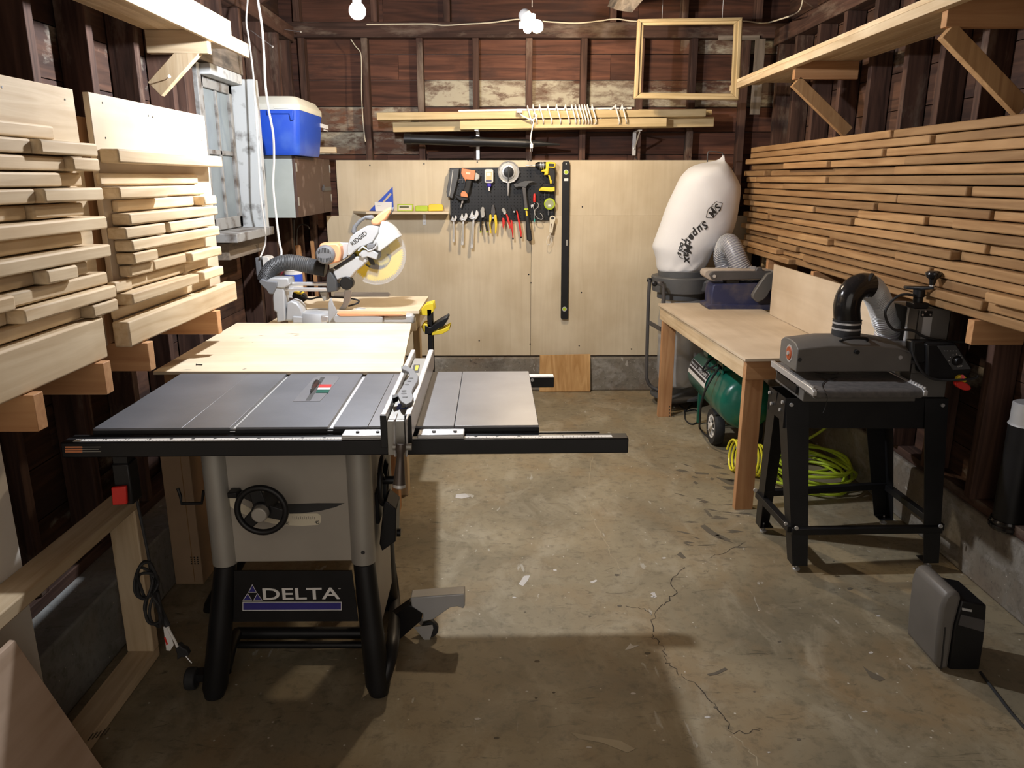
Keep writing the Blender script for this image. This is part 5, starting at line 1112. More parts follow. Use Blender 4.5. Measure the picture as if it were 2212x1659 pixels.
# adjustable wrenches
def wrench(hx, hy, ex, ey, s_, lab):
    t = tool('adjustable_wrench', lab, 'wrench', ex, ey, group='adjustable wrenches on the pegboard')
    U = lambda pts, Y: [kp(hx + x * s_, hy + y * s_, Y) for x, y in pts]
    B().prism(U([(-30,-55),(-18,-75),(-8,-50),(0,-15),(8,-12),(20,-30),(28,-70),(40,-82),(60,-60),(66,-25),(50,15),(25,45),(-25,45),(-55,20),(-50,5),(-28,0)], 5.615), (0, .012 + .003 * s_, 0)).out('jaw_head', M['chrome'], t, bevel=.003)
    B().prism(U([(-28,-52),(-50,2),(-62,10),(-58,22),(0,10),(15,2),(2,-12)], 5.611), (0, .006, 0)).out('moving_jaw', M['steel'], t, bevel=.002)
    B().cyl(U([(-22,28)], 5.613)[0], U([(18,22)], 5.613)[0], .006 * s_, seg=12).out('knurl', M['steel'], t)
    a, c = kp(hx, hy + 40 * s_, 5.62), kp(ex, ey, 5.62); w_ = .0085 * s_ ** .6
    hd = B().prism([a + Vector((-w_*.75,0,0)), a + Vector((w_*.75,0,0)), c + Vector((w_*1.15,0,.01)), c + Vector((w_,0,0)), c + Vector((-w_,0,0)), c + Vector((-w_*1.15,0,.01))], (0, .007, 0)).out('handle', M['chrome'], t, bevel=.0025)
    a2, c2 = a.lerp(c, .12), a.lerp(c, .85)
    B().prism([a2 + Vector((-w_*.4,-.0012,0)), a2 + Vector((w_*.4,-.0012,0)), c2 + Vector((w_*.55,-.0012,0)), c2 + Vector((-w_*.55,-.0012,0))], (0, .002, 0)).out('handle_recess', M['silver'], hd)
wrench(150, 1010, 148, 1385, .82, 'smallest chrome adjustable wrench, leftmost on the pegboard')
wrench(308, 990, 292, 1430, 1.08, 'medium chrome adjustable wrench, second from left on the pegboard')
wrench(475, 960, 445, 1485, 1.28, 'largest chrome adjustable wrench, third from left on the pegboard')
def pliers(lab, jaw, hl, hr, jm, hm, tipm, x, y, nm='pliers', cat='pliers'):
    t = tool(nm, lab, cat, x, y)
    tp_(t, 'jaws', jaw, 5.617, .012, jm, .002)
    c_ = kp(sum(p[0] for p in jaw)/len(jaw), max(p[1] for p in jaw) - 25, 5.612); B().cyl(c_, c_ + Vector((0,.02,0)), .006, seg=14).out('pivot', M['steel'], t)
    for h in (hl, hr): tp_(t, 'handle', h, 5.614, .014, hm, .003)
    for h in (hl, hr):
        lo = sorted(h, key=lambda p: -p[1])[:2]; m_ = ((lo[0][0]+lo[1][0])/2, (lo[0][1]+lo[1][1])/2)
        if tipm: p = kp(m_[0], m_[1] - 8, 5.621); B().cyl(p, p + Vector((0, 0, -.012)), .006, seg=10).out('handle_tip', tipm, t)
pliers('cutting pliers with black and lime handles on the pegboard', [(585,860),(610,808),(640,810),(655,850),(650,880),(662,930),(640,985),(600,985),(590,920)], [(582,985),(612,985),(606,1060),(600,1210),(580,1205),(576,1080)], [(640,975),(685,975),(668,1020),(680,1060),(705,1200),(682,1208),(655,1070)], M['silver'], M['black'], M['lime'], 640, 1210)
pliers('yellow handled tin snips with pointed dark blades on the pegboard', [(792,768),(812,790),(832,890),(815,945),(808,1010),(780,1010),(770,945),(755,890),(770,800)], [(732,935),(765,930),(772,1000),(750,1080),(768,1240),(744,1238),(728,1080)], [(812,935),(848,935),(862,1080),(846,1238),(820,1240),(822,1080),(808,1000)], M['framegrey'], M['yellow'], None, 790, 1240, 'tin_snips', 'snips')
pliers('red handled slip joint pliers on the pegboard, left of the long red pair', [(925,850),(960,820),(1000,860),(1010,900),(1000,930),(970,935),(955,895)], [(940,985),(975,990),(988,1060),(962,1170),(945,1120)], [(1000,920),(1025,925),(1055,1000),(1085,1140),(1065,1168),(1020,1020)], M['silver'], M['red'], None, 1000, 1170)
pliers('long red handled tongue and groove pliers on the pegboard, beside the hammer', [(1080,800),(1095,775),(1140,800),(1185,845),(1190,870),(1165,880),(1130,910),(1100,860)], [(1075,1015),(1108,1030),(1118,1150),(1126,1320),(1108,1310),(1085,1120)], [(1168,865),(1188,868),(1225,1020),(1262,1230),(1258,1300),(1240,1295),(1205,1080)], M['black'], M['red'], M['black'], 1180, 1320)
t = tool('test_light', 'red handled tester with looped wires on the pegboard, right of the hammer', 'tester', 1465, 1050)
B().lathe(kp(1468,590,5.62), (0,0,-1), [(.006,0),(.009,.01),(.011,.04),(.009,.06)], 16).out('red_grip', M['red'], t)
B().tube([kp(x, y, 5.62) for x, y in ((1470,745),(1445,800),(1465,870),(1462,960),(1465,1050))], .003, seg=8).out('probe', M['steel'], t)
B().tube([kp(x, y, 5.62) for x, y in ((1500,730),(1530,760),(1525,810),(1480,850),(1475,920),(1520,990),(1580,1010),(1605,990),(1590,940),(1560,905))], .0025, seg=6).out('wire_loop', M['steel'], t)
tp_(t, 'clip', [(1405,775),(1440,765),(1450,790),(1415,830)], 5.62, .008, M['steel'], .001)
B().cyl(kp(1466,1000,5.62), kp(1466,1050,5.62), .005, seg=10).out('teal_tip', mat('teal_plastic', (.05,.45,.40), .4), t)
t = tool('bottle_opener', 'cream coloured flat opener on a string, hanging at the pegboard corner', 'opener', 1730, 1250)
o_ = [(1712,1000),(1722,965),(1755,948),(1795,955),(1812,985),(1805,1030),(1785,1080),(1760,1235),(1700,1225),(1718,1080)]
tp_(t, 'body', o_, 5.625, .006, M['tan'], .002)
tp_(t, 'opening', [(1735,985),(1760,965),(1790,975),(1790,1005),(1760,1015),(1740,1010)], 5.6235, .002, M['ink'], .0005)
tp_(t, 'slot', [(1742,1080),(1752,1080),(1738,1160),(1730,1160)], 5.6235, .002, M['siding'], .0003)
B().tube([kp(x, y, 5.63) for x, y in ((1725,1235),(1680,1310),(1665,1390),(1700,1425),(1740,1380),(1735,1300),(1722,1240))], .0015, seg=6).out('string_loop', M['cord'], t)
# spirit level
t = thing('spirit_level', 'long black spirit level hanging upright on the plywood, right of the pegboard', 'spirit level', at(1219, 690, Y=5.66))
B().prism(tr([(1215,352),(1217,348.5),(1229,348.5),(1231,352),(1227,687),(1225,690),(1213.5,690),(1211.5,687)], 5.655), (0, .025, 0)).out('beam', M['black'], t, bevel=.002)
for x, y, r in ((1222.8, 372, 5), (1219.3, 667.5, 5.2)):
    p = at(x, y, Y=5.655); B().lathe(p, (0,-1,0), [(r * .0034,0),(r*.0034,.002),(r*.0026,.002)], 24).out('vial_ring', M['steel'], t)
    B().cyl(p + Vector((0,.0,0)), p + Vector((0,-.0025,0)), r * .0024, seg=20).out('vial', M['lime'], t)
p = at(1225, 524, Y=5.6545); B().box(p.x - .007, p.x + .005, p.y - .001, p.y + .004, p.z - .022, p.z + .02).out('vial_window', M['silver'], t)
p = at(1223, 388, Y=5.6545); B().box(p.x - .014, p.x + .014, p.y - .001, p.y + .004, p.z - .009, p.z + .008).out('price_label', M['label'], t)
p = at(1223, 354, Y=5.6545); B().cyl(p, p + Vector((0,-.001,0)), .004, seg=12).out('hang_hole', M['label'], t)
# plywood scrap leaning on the curb
B().prism([at(1165,845.5,Y=5.60), at(1275,845,Y=5.60), at(1275,764.5,Y=5.635), at(1166,767,Y=5.635)], (0, -.010, 0)).out('plywood_scrap', M['oak'], label='square fir plywood scrap leaning on the back wall curb', cat='plywood', bevel=.001)
frame()
# ------------------------------------------------------------------ workbench on the right
BA = R(3.2); pb_ = at(1610, 775, Z=.76)
wbn = thing('workbench', 'plywood topped workbench with pine legs along the right wall', 'workbench', (pb_.x, pb_.y, 0), BA)
zW = .76; bx0 = pb_.x; by0 = pb_.y; bx1 = bx0 + .60; by1 = at(1425, 655, Z=zW).y
B().box(bx0, bx1, by0, by1, zW - .014, zW).out('bench_top', M['ply_y'], wbn, bevel=.001)
B().box(bx0 + .012, bx0 + .05, by0 + .05, by1 - .012, zW - .104, zW - .0145).out('side_rail', M['pine_y'], wbn, bevel=.002)
B().box(bx0 + .012, bx1 - .04, by0 + .010, by0 + .048, zW - .104, zW - .0145).out('front_rail', M['fir_x'], wbn, bevel=.002)
B().box(bx1 - .05, bx1 - .012, by0 + .05, by1 - .012, zW - .104, zW - .0145).out('side_rail', M['pine_y'], wbn, bevel=.002)
B().box(bx0 + .051, bx1 - .051, by1 - .05, by1 - .012, zW - .104, zW - .0145).out('rear_rail', M['fir_x'], wbn, bevel=.002)
for x in (bx0 + .014, bx1 - .13):
    for y in ((by0 + .016, by1 - .10) if x < bx0 + .1 else (by1 - .10,)): B().box(x + (.038 if x < bx0 + .1 and False else 0), x + .0885, y, y + .038, 0, zW - .1045).out('leg', M['fir_z'], wbn, bevel=.002)
for k_ in range(2):
    for j in range(4):
        p = at(1446 + k_ * 9, 880 + j * 7, Y=by1 - .101); B().box(p.x, p.x + .004, by1 - .1008, by1 - .0995, p.z, p.z + .012).out('printed_mark', M['ink'], wbn)
frame()
B().prism([(1.60, 4.62, zW + .002), (1.625, 3.3, zW + .002), (1.625, 3.3, 1.065), (1.60, 4.62, 1.065)], (.012, 0, 0)).out('backboard', M['ply_y'], label='pale plywood board standing upright along the back of the workbench', cat='plywood', bevel=.001)
a = at(1664, 600, Y=5.0)
B().box(a.x, a.x + .075, 5.16, 5.20, .60, 1.06).out('upright_stud', M['pine_z'], label='pale upright pine board between belt sander and right wall stack', cat='lumber', bevel=.002)
# ------------------------------------------------------------------ belt sander
yS = 4.72; d = lambda pts: zc(pts, 1380, 560, 4.147)
bs = thing('belt_sander', 'dusty dark blue bench belt sander on the far end of the workbench', 'belt sander', at(1600, 668, Z=zW))
yS = at(1600, 668, Z=zW).y
def sp(name, pts, dy0, dy1, m, bv=.003, par=None): return T(B(), d(pts), yS + dy0, dy1 - dy0).out(name, m, par or bs, bevel=bv)
fl = sp('base_flange', [(612,418),(640,408),(1190,408),(1196,455),(650,462),(614,438)], 0, .20, M['navy'], .003)
sp('motor_box', [(648,440),(652,300),(668,232),(695,222),(1100,212),(1192,205),(1196,440)], .015, .19, M['navy'], .008)
bt = sp('sanding_belt', [(588,125),(596,105),(625,94),(1205,96),(1228,110),(1232,150),(1215,185),(660,190),(640,188),(610,170),(590,150)], .02, .14, M['beltlight'], .006)
sp('platen', [(634,140),(650,116),(690,108),(1180,106),(1212,125),(1190,175),(690,190),(655,182)], -.004, .019, M['framegrey'], .004)
p = at(1380 + 676/4.147, 560 + 152/4.147, Y=yS - .004); B().cyl(p, p + Vector((0,-.006,0)), .010, seg=16).out('roller_bolt', M['steel'], bs)
sp('bracket', [(780,190),(900,190),(895,225),(790,222)], .03, .12, M['ink'], .002)
sp('belt_cover', [(1018,322),(1045,275),(1100,195),(1150,130),(1200,114),(1232,135),(1230,195),(1205,240),(1150,335),(1110,372),(1060,388),(1022,350)], -.03, .012, M['sandgrey'], .006)
sp('tracking_knob', [(1062,75),(1100,70),(1110,95),(1130,120),(1085,170),(1050,160),(1045,110)], .0, .03, M['framegrey'], .004)
sp('steel_stop', [(998,60),(1052,66),(1052,95),(998,92)], .05, .055, M['steel'], .001)
B().tube([at(x, y, Y=yS + .12) for x, y in ((1668,650),(1672,630),(1686,615),(1697,620),(1696,634),(1686,648),(1672,657))], .0045, seg=8).out('power_cord', M['rubber'], bs)
# ------------------------------------------------------------------ dust collector
cX, cY = at(1472, 620, Y=5.32).x, 5.32
dc = thing('dust_collector', 'grey dust collector with a tall white cloth bag behind the workbench', 'dust collector', (cX, cY, 0))
zz = lambda y: at(1472, y, Y=5.32 - .2).z
B().lathe((cX, cY, 0), (0,0,1), [(.165,zz(652)),(.165,zz(637)),(.20,zz(636)),(.205,zz(625)),(.21,zz(605)),(.205,zz(603)),(.165,zz(602)),(.168,zz(590)),(.16,zz(589))], 44).out('drum', M['dcgrey'], dc)
B().box(cX + .05, cX + .38, cY - .18, cY + .12, zz(634), zz(606)).out('blower_housing', M['dcgrey'], dc, bevel=.02)
M['film'] = mat('clear_plastic_bag', (.50, .50, .50), .3, alpha=.55, bump=.5, bscale=12)
zt2, zb2 = zz(652), .115
B().loft([[Vector((cX + .02 + math.cos(t) * r_ * (1 + .03 * math.sin(5*t+z_*20)), cY + math.sin(t) * r_ * (1 + .03 * math.sin(4*t)), z_)) for t in [2*math.pi*i/40 for i in range(40)]] for r_, z_ in ((.155, zt2), (.165, .6), (.165, .45), (.16, .25), (.14, .15), (.05, zb2))]).out('collection_bag', M['film'], dc)
B().lathe((cX + .02, cY, 0), (0,0,1), [(.19,.055),(.2,.06),(.2,.075),(.1,.078)], 36).out('base_plate', M['dcgrey'], dc)
for a_ in (.8, 2.4, 4.0, 5.5): B().lathe((cX + .02 + .15*math.cos(a_), cY + .13*math.sin(a_), .025), (0,1,0), [(.012,-.01),(.025,-.009),(.025,.009),(.012,.01)], 18).out('caster', M['rubber'], dc)
for a_ in (.8, 2.4, 4.0, 5.5): B().cyl((cX + .02 + .15*math.cos(a_), cY + .13*math.sin(a_), .03), (cX + .02 + .15*math.cos(a_), cY + .13*math.sin(a_), .058), .008, seg=10).out('caster_stem', M['steel'], dc)
YA, YB_ = 5.32, 5.10
B().tube([at(x, y, Y=YA) for x, y in zc([(98,185),(90,300),(80,560),(70,1000),(75,1080),(120,1145)], 1380, 560, 4.147)] + [Vector((cX - .05, YA - .05, .07))], .0125, seg=12).out('frame_tube', M['framegrey'], dc)
B().tube([Vector((cX - .17, YB_ + .05, zz(612)))] + [at(x, y, Y=YB_) for x, y in zc([(180,215),(208,235),(222,290),(218,600),(205,900),(192,1120),(202,1190),(260,1280)], 1380, 560, 4.147)] + [Vector((cX + .1, YB_ + .05, .07))], .0125, seg=12).out('frame_tube', M['framegrey'], dc)
B().bar(at(1401, 696, Y=YA), at(1427, 711, Y=YB_), .006, .03).out('cross_bar', M['framegrey'], dc)
for x, y in ((98,190),(143,220)): p = at(1380 + x/4.147, 560 + y/4.147, Y=YB_ if x > 100 else YA); B().lathe(p + Vector((0,.03,0)), (0,-1,0), [(.012,0),(.018,.01),(.018,.03),(.01,.035)], 14).out('clamp_knob', M['black'], dc)
B().tube([at(x, y, Y=5.40) for x, y in ((1528,352),(1529,331),(1535,327),(1559,330),(1561,336))], .004, seg=8).out('bag_hook', M['framegrey'], dc)
rows = [(590,1424,1512),(580,1419,1520),(571,1418,1527),(560,1417,1532),(545,1413,1538),(536,1409,1548),(528,1410,1560),(514,1415,1573),(500,1420,1582),(480,1428,1589),(460,1435,1593),(440,1443,1596),(422,1451,1598),(404,1459,1600),(395,1463,1597),(380,1471,1588),(366,1485,1579),(358,1500,1573),(353,1522,1569),(350,1542,1566),(346,1554,1566),(340,1560,1565),(336,1561,1564)]
rings = []
for j, (y, l, r) in enumerate(rows):
    a, c = at(l, y, Y=5.32), at(r, y, Y=5.32); rx = (c.x - a.x) / 2; cx = (a.x + c.x) / 2; ry = min(rx, .17 if y < 560 else .16)
    ring = []
    for i in range(56):
        t = 2 * math.pi * i / 56; n_ = 1 + .020 * math.sin(3 * t + y * .045) * math.sin(y * .03) + .012 * math.sin(7 * t - y * .09) + (.030 * math.sin(11 * t + y * .2) if y > 555 else 0)
        ring.append(Vector((cx + math.cos(t) * rx, 5.32 + math.sin(t) * ry * n_, (a.z + c.z) / 2 + .006 * math.sin(2*t + y * .06))))
    rings.append(ring)
bg = B().loft(rings); bg.bm.normal_update()
from mathutils.bvhtree import BVHTree
bmesh.ops.recalc_face_normals(bg.bm, faces=bg.bm.faces)
tree = BVHTree.FromBMesh(bg.bm)
bag = bg.out('filter_bag', M['bag'], dc)
bag.modifiers.new('smooth', 'SUBSURF').levels = 1; bag.modifiers['smooth'].render_levels = 1
def decal(shape, name, m, par):      # shape: polygons given as they lie on the bag, dropped on its cloth
    b = B(); CD = CM @ Vector((0, 0, -1))
    for tri in shape:
        vs_ = []
        for x, y in tri:
            o_, d_ = ray(x, y); h = tree.ray_cast(o_, d_.normalized())
            p = h[0] + h[1] * -.0 + (CAMP - h[0]).normalized() * .004 if h[0] else at(x, y, Y=5.08); vs_.append(b.bm.verts.new(p))
        b.face(vs_)
    return b.out(name, m, par)
def glyph(s, cx, cy, ang, h, shear=.0, bold=.02):
    cu = D.curves.new('t', 'FONT'); cu.body = s; cu.shear = shear; cu.offset = bold; cu.resolution_u = 2
    t = D.objects.new('t', cu); C.objects.link(t); me = D.meshes.new_from_object(t.evaluated_get(bpy.context.evaluated_depsgraph_get())); D.objects.remove(t)
    xs = [v.co.x for v in me.vertices]; mx_ = (min(xs) + max(xs)) / 2; k_ = h / .72
    c, s_ = math.cos(ang), math.sin(ang)
    out = []
    for p in me.polygons: out.append([(cx + ((me.vertices[i].co.x - mx_) * k_) * c + (me.vertices[i].co.y - .3) * k_ * s_, cy + ((me.vertices[i].co.x - mx_) * k_) * s_ - (me.vertices[i].co.y - .3) * k_ * c) for i in p.vertices])
    return out
qz = lambda x, y: (1380 + x / 4.609, 320 + y / 4.609)
for s, x, y, an, h in (('S',655,765,136,16),('u',610,806,136,16),('p',567,845,132,16),('e',528,888,122,16),('r',498,936,110,16),('M',484,1000,98,17),('a',478,1058,92,16),('x',484,1112,88,16)):
    gx, gy = qz(x, y); decal(glyph(s, gx, gy, R(an), h, .25, .035), 'lettering', M['ink'], bag)
for s, x, y, an in (('T',445,922,108),('o',432,958,102),('o',424,995,98),('l',416,1022,96),('s',408,1050,94)):
    gx, gy = qz(x, y); decal(glyph(s, gx, gy, R(an), 11.5, .25, .03), 'lettering', M['ink'], bag)
for s, x, y in (('S',785,588),('M',732,640)):
    gx, gy = qz(x, y); decal(glyph(s, gx, gy, R(118), 15, .3, .03), 'logo_letter', M['ink'], bag)
hx_ = [qz(x, y) for x, y in ((770,532),(832,548),(810,615),(735,697),(668,690),(690,610))]
def strokes(pts, w_, closed=True):
    out = []
    n = len(pts)
    for i in range(n if closed else n - 1):
        (x0, y0), (x1, y1) = pts[i], pts[(i+1) % n]; L_ = math.hypot(x1-x0, y1-y0); nx, ny = -(y1-y0)/L_*w_, (x1-x0)/L_*w_
        out.append([(x0+nx, y0+ny), (x1+nx, y1+ny), (x1-nx, y1-ny), (x0-nx, y0-ny)])
    return out
decal(strokes(hx_, .55), 'logo_outline', M['ink'], bag)
decal(strokes([qz(*p) for p in ((690,610),(745,575),(770,532))][:2] + [qz(775,630)], .45, False), 'logo_line', M['ink'], bag)
decal(strokes([qz(*p) for p in ((640,722),(590,780),(530,830),(490,885),(450,915))], .35, False), 'swoosh_line', M['ink'], bag)
decal(strokes([qz(*p) for p in ((395,1060),(405,1085),(450,1105),(505,1130))], .6, False), 'swoosh_line', M['ink'], bag)
def coil(path, r, turns, m, nm, par):
    P_ = spline(path, 24); c_ = []; u = None; n_ = turns * 12; m_ = len(P_) - 1
    for i in range(n_ + 1):
        f = i / n_ * m_; k = min(int(f), m_ - 1); p = P_[k].lerp(P_[k+1], f - k); t = (P_[k+1] - P_[k]).normalized()
        u = axes(t)[0] if u is None else (u - t * u.dot(t)).normalized(); v = t.cross(u); a_ = 2*math.pi*i/12
        c_.append(p + (u * math.cos(a_) + v * math.sin(a_)) * r)
    B().tube(c_, .0032, seg=6, smooth=False).out(nm, m, par)
rib = lambda r, n: (lambda f: r * (1 + .06 * (1 if int(f * n) % 2 else 0)))
hp = [Vector((cX+.30, 5.2, zz(612))), at(1562,560,Y=5.22), at(1568,530,Y=5.12), at(1578,528,Y=5.05), at(1590,552,Y=5.0), at(1602,580,Y=4.98), at(1625,612,Y=4.97)]
hh_ = B().tube(hp, .060, seg=24, n=10).out('suction_hose', M['hose'], dc); coil(hp, .0615, 42, M['msgrey'], 'hose_rib', hh_)
# ------------------------------------------------------------------ air compressor
cp = thing('air_compressor', 'green tank air compressor on wheels under the workbench', 'air compressor', (1.30, 4.5, 0))
a0, a1 = Vector((1.335, 4.86, .345)), Vector((1.345, 4.12, .345)); rT = .155; Lt = (a1 - a0).length
prof = [(.001,-.05),(.06,-.045),(.11,-.032),(.14,-.014),(rT,.01),(rT,Lt-.01),(.148,Lt+.01),(.13,Lt+.028),(.09,Lt+.046),(.04,Lt+.055),(.001,Lt+.057)]
tk = B().lathe(a0, a1 - a0, prof, 48).out('tank', M['green'], cp)
def cyl_label(ax0, r, y0, y1, t0, t1, m, nm, dr=.0012):
    b = B(); n = 14; rr_ = [[b.bm.verts.new((ax0.x - math.cos(R(t0 + (t1-t0)*i/n)) * (r + dr), y, ax0.z + math.sin(R(t0 + (t1-t0)*i/n)) * (r + dr))) for i in range(n+1)] for y in (y0, y1)]
    for i in range(n): b.face([rr_[0][i], rr_[0][i+1], rr_[1][i+1], rr_[1][i]])
    return b.out(nm, m, tk)
cyl_label(a0, rT, 4.42, 4.84, 2, 36, M['label'], 'label_plate'); cyl_label(a0, rT, 4.425, 4.835, 22, 35, M['ink'], 'label_band', .002); cyl_label(a0, rT, 4.425, 4.835, 12, 18, M['ink'], 'label_band', .002)
for s, ya, yb_2, th, hh in (('SPEEDAIRE', 4.64, 4.44, 24.5, .02), ('TWO STAGE', 4.82, 4.67, 25, .014)):
    nrm = Vector((-math.cos(R(th)), 0, math.sin(R(th)))); p0 = a0 + nrm * (rT + .0025); 
    text(s, (p0.x, ya, p0.z), (p0.x, yb_2, p0.z), hh, M['label'], tk, n=nrm, off=.002)
for y in (4.28, 4.62): B().box(1.24, 1.44, y, y + .10, .49, .515).out('pump_saddle', M['green'], cp, bevel=.002)
pump = B().box(1.26, 1.42, 4.52, 4.72, .515, .60).lathe((1.34, 4.62, .58), (0,0,1), [(.055,0),(.055,.03)], 24).out('pump', M['ink'], cp, bevel=.006)
B().lathe((1.36, 4.34, .575), (0,-1,0), [(.06,-.1),(.065,-.09),(.065,.08),(.045,.10)], 28).out('motor', M['black'], cp)
B().box(1.24, 1.25, 4.28, 4.40, .47, .56).out('saddle_wing', M['green'], cp, bevel=.003)
for s_ in (-1, 1): B().box(1.33 + s_*.08, 1.35 + s_*.08, 4.80, 4.83, .01, .23).out('front_foot', M['green'], cp)
wx = at(1536, 906, Y=4.42).x; wz = .112
B().cyl((wx, 4.42, wz), (1.46, 4.42, wz), .009, seg=12).out('axle', M['steel'], cp)
for sx in (wx, 1.46):
    tw = B().lathe((sx + .03, 4.42, wz), (-1,0,0), [(.07,-.025),(.105,-.028),(.111,-.015),(.111,.015),(.105,.028),(.07,.025)], 40).out('tyre', M['rubber'], cp)
    B().lathe((sx + .03, 4.42, wz), (-1,0,0), [(.078,-.02),(.078,.018),(.070,.027),(.03,.020),(.02,.034),(.006,.036)], 32).out('wheel_hub', M['white'], cp)
    b = B()
    for i in range(10): a_ = 2*math.pi*i/10; b.bar((sx + .004, 4.42 + math.cos(a_)*.03, wz + math.sin(a_)*.03), (sx + .002, 4.42 + math.cos(a_)*.066, wz + math.sin(a_)*.066), .004, .006, up=(1,0,0))
    b.out('hub_spokes', M['white'], cp)
B().tube([at(x, y, Y=Y_) for x, y, Y_ in ((1562,768,4.5),(1556,790,4.35),(1530,830,4.25),(1515,870,4.3),(1512,910,4.4))] + [at(x, y, Z=.008) for x, y in ((1512,925),(1525,940),(1545,950),(1560,952))], .0065, seg=8).out('power_cord', M['rubber'], cp)
B().tube([at(1530,780,Y=4.6), at(1518,800,Y=4.5), at(1535,795,Y=4.45), at(1550,785,Y=4.4), at(1540,775,Y=4.5), at(1525,790,Y=4.42), at(1545,800,Y=4.4)], .006, seg=8).out('cord_bundle', M['rubber'], cp)
B().tube([at(x, y, Z=.006) for x, y in ((1468,875),(1478,885),(1480,905),(1492,916),(1505,912),(1510,895),(1500,885),(1480,888),(1500,872),(1515,880))], .0045, seg=6).out('electric_cable', M['rubber'], label='thin black cord lying on the floor behind the far bench leg', cat='cord')
# ------------------------------------------------------------------ air hoses
random.seed(9)
hs = []
for k_ in range(8):
    cx, cy, rx, ry = 1.62 + random.uniform(-.03,.05), 3.86 + random.uniform(-.05,.06), .16 + random.uniform(0,.07), .21 + random.uniform(0,.06)
    for i in range(12): t = 2*math.pi*i/12; hs.append(Vector((min(cx + math.cos(t)*rx, 1.84), cy + math.sin(t)*ry, .012 + k_ * .016 + .006*math.sin(3*t+k_))))
for x, y in ((1800,985),(1812,1000),(1795,1012),(1740,1022),(1690,1018),(1650,1000)): hs.append(at(x, y, Z=.009))
B().tube(hs, .0075, seg=8, n=3).out('air_hose', M['lime'], label='lime green air hose coiled on the floor under the workbench', cat='hose')
B().tube([at(1700,960,Z=.14)] + [at(x, y, Y=4.0) for x, y in ((1740,950),(1768,935),(1788,918),(1785,903),(1765,905),(1750,915))], .0075, seg=8).out('air_hose', M['lime'], label='lime hose loop standing up against the right curb behind the sander stand', cat='hose')
hc_ = []; 
for i in range(9 * 14):
    t = 2*math.pi*i/14; f_ = i/(9*14)
    hc_.append(Vector((1.235 + .135*f_ + .01*math.sin(t), 3.98 + math.cos(t)*.085 - .10*f_, .092 + math.sin(t)*.083)))
B().tube(hc_, .0058, seg=8, n=2).out('coil_hose', M['ylwhose'], label='bright yellow spiral air hose in front of the compressor wheel', cat='hose')
t = thing('pressure_regulator', 'small black regulator with a gauge standing by the yellow spiral hose', 'regulator', at(1592, 993, Z=0))
a = at(1592, 993, Z=.001); a.y += .01
B().lathe(a, (0,0,1), [(.015,0),(.017,.01),(.015,.03),(.018,.035),(.018,.055)], 20).out('regulator_body', M['black'], t)
B().lathe(a + Vector((0,.012,.072)), (0,-1,.25), [(.019,0),(.019,.018)], 24).out('gauge', M['black'], t)
B().lathe(a + Vector((0,.012,.072)), (0,-1,.25), [(.016,.0182),(.001,.0188)], 24).out('gauge_face', M['msgrey'], t)
# ------------------------------------------------------------------ drum sander on its stand
ds = thing('drum_sander', 'grey drum sander on a tall black steel stand with an exhaust elbow', 'drum sander', (1.46, 3.1, 0))
zS = .71
top = {'fl': Vector((1.075, 2.94, zS)), 'fr': Vector((at(2050, 856, Y=2.94).x, 2.94, zS)), 'bl': Vector((1.10, 3.27, zS)), 'br': Vector((1.66, 3.27, zS))}
ft = {'fl': at(1712, 1222, Z=.03), 'fr': at(2028, 1216, Z=.03), 'bl': at(1632, 1128, Z=.03), 'br': at(1916, 1112, Z=.03)}
top['fl'] = at(1697, 860, Y=2.95); top['fl'].z = zS; top['bl'] = at(1662, 835, Z=zS)
for k_ in top:
    sx = 1 if k_[1] == 'l' else -1; sy = 1 if k_[0] == 'f' else -1; a, c = top[k_], ft[k_]; wt, wb, th = .095, .062, .004
    b = B().prism([a, a + Vector((sx*wt,0,0)), c + Vector((sx*wb,0,0)), c], (0, sy*th, 0)).prism([a + Vector((0,sy*th,0)), a + Vector((0,sy*wt,0)), c + Vector((0,sy*wb,0)), c + Vector((0,sy*th,0))], (sx*th, 0, 0))
    b.box(c.x, c.x + sx*wb, c.y, c.y + sy*wb, c.z - .001, c.z + .003)
    lg = b.out('leg', M['black'], ds)
    f_ = c + Vector((sx*.028, sy*.028, 0)); B().cyl((f_.x, f_.y, .006), (f_.x, f_.y, c.z + .01), .004, seg=10).lathe((f_.x, f_.y, 0), (0,0,1), [(.015,0),(.015,.006),(.008,.011)], 18).out('levelling_foot', M['steel'], lg)
    for (u_, v_) in ((.25,.035),(.6,.10)) if True else ():
        p = a + Vector((sx*wt*u_, -.001*sy - (.003 if sy > 0 else -.003), -v_ + .01)); B().cyl(p, p + Vector((0, -sy*.006, 0)), .0075, seg=12).out('bolt', M['steel'], lg)
        p = a.lerp(c, v_ * .9) + Vector((-sx*.003, sy*wt*u_, 0)); B().cyl(p, p + Vector((-sx*.006, 0, 0)), .0075, seg=12).out('bolt', M['steel'], lg)
def skirt(k0, k1, h, n_):
    a, c = top[k0] + Vector((0,0,-.001)), top[k1] + Vector((0,0,-.001)); off = n_ * -.005
    B().prism([a + off, c + off, c + off + Vector((0,0,-h)), a + off + Vector((0,0,-h))], n_ * .004).out('stand_rail', M['black'], ds)
skirt('fl', 'fr', .125, Vector((0,-1,0)) * 1); skirt('bl', 'br', .10, Vector((0,1,0))); skirt('fl', 'bl', .10, Vector((-1,0,0))); skirt('fr', 'br', .10, Vector((1,0,0)))
def brace(k0, k1, zf):
    f_ = (zf - ft[k0].z) / (zS - ft[k0].z); a = ft[k0].lerp(top[k0], f_); c = ft[k1].lerp(top[k1], f_)
    B().bar(a, c, .03, .028).out('brace', M['black'], ds, bevel=.002)
    return a
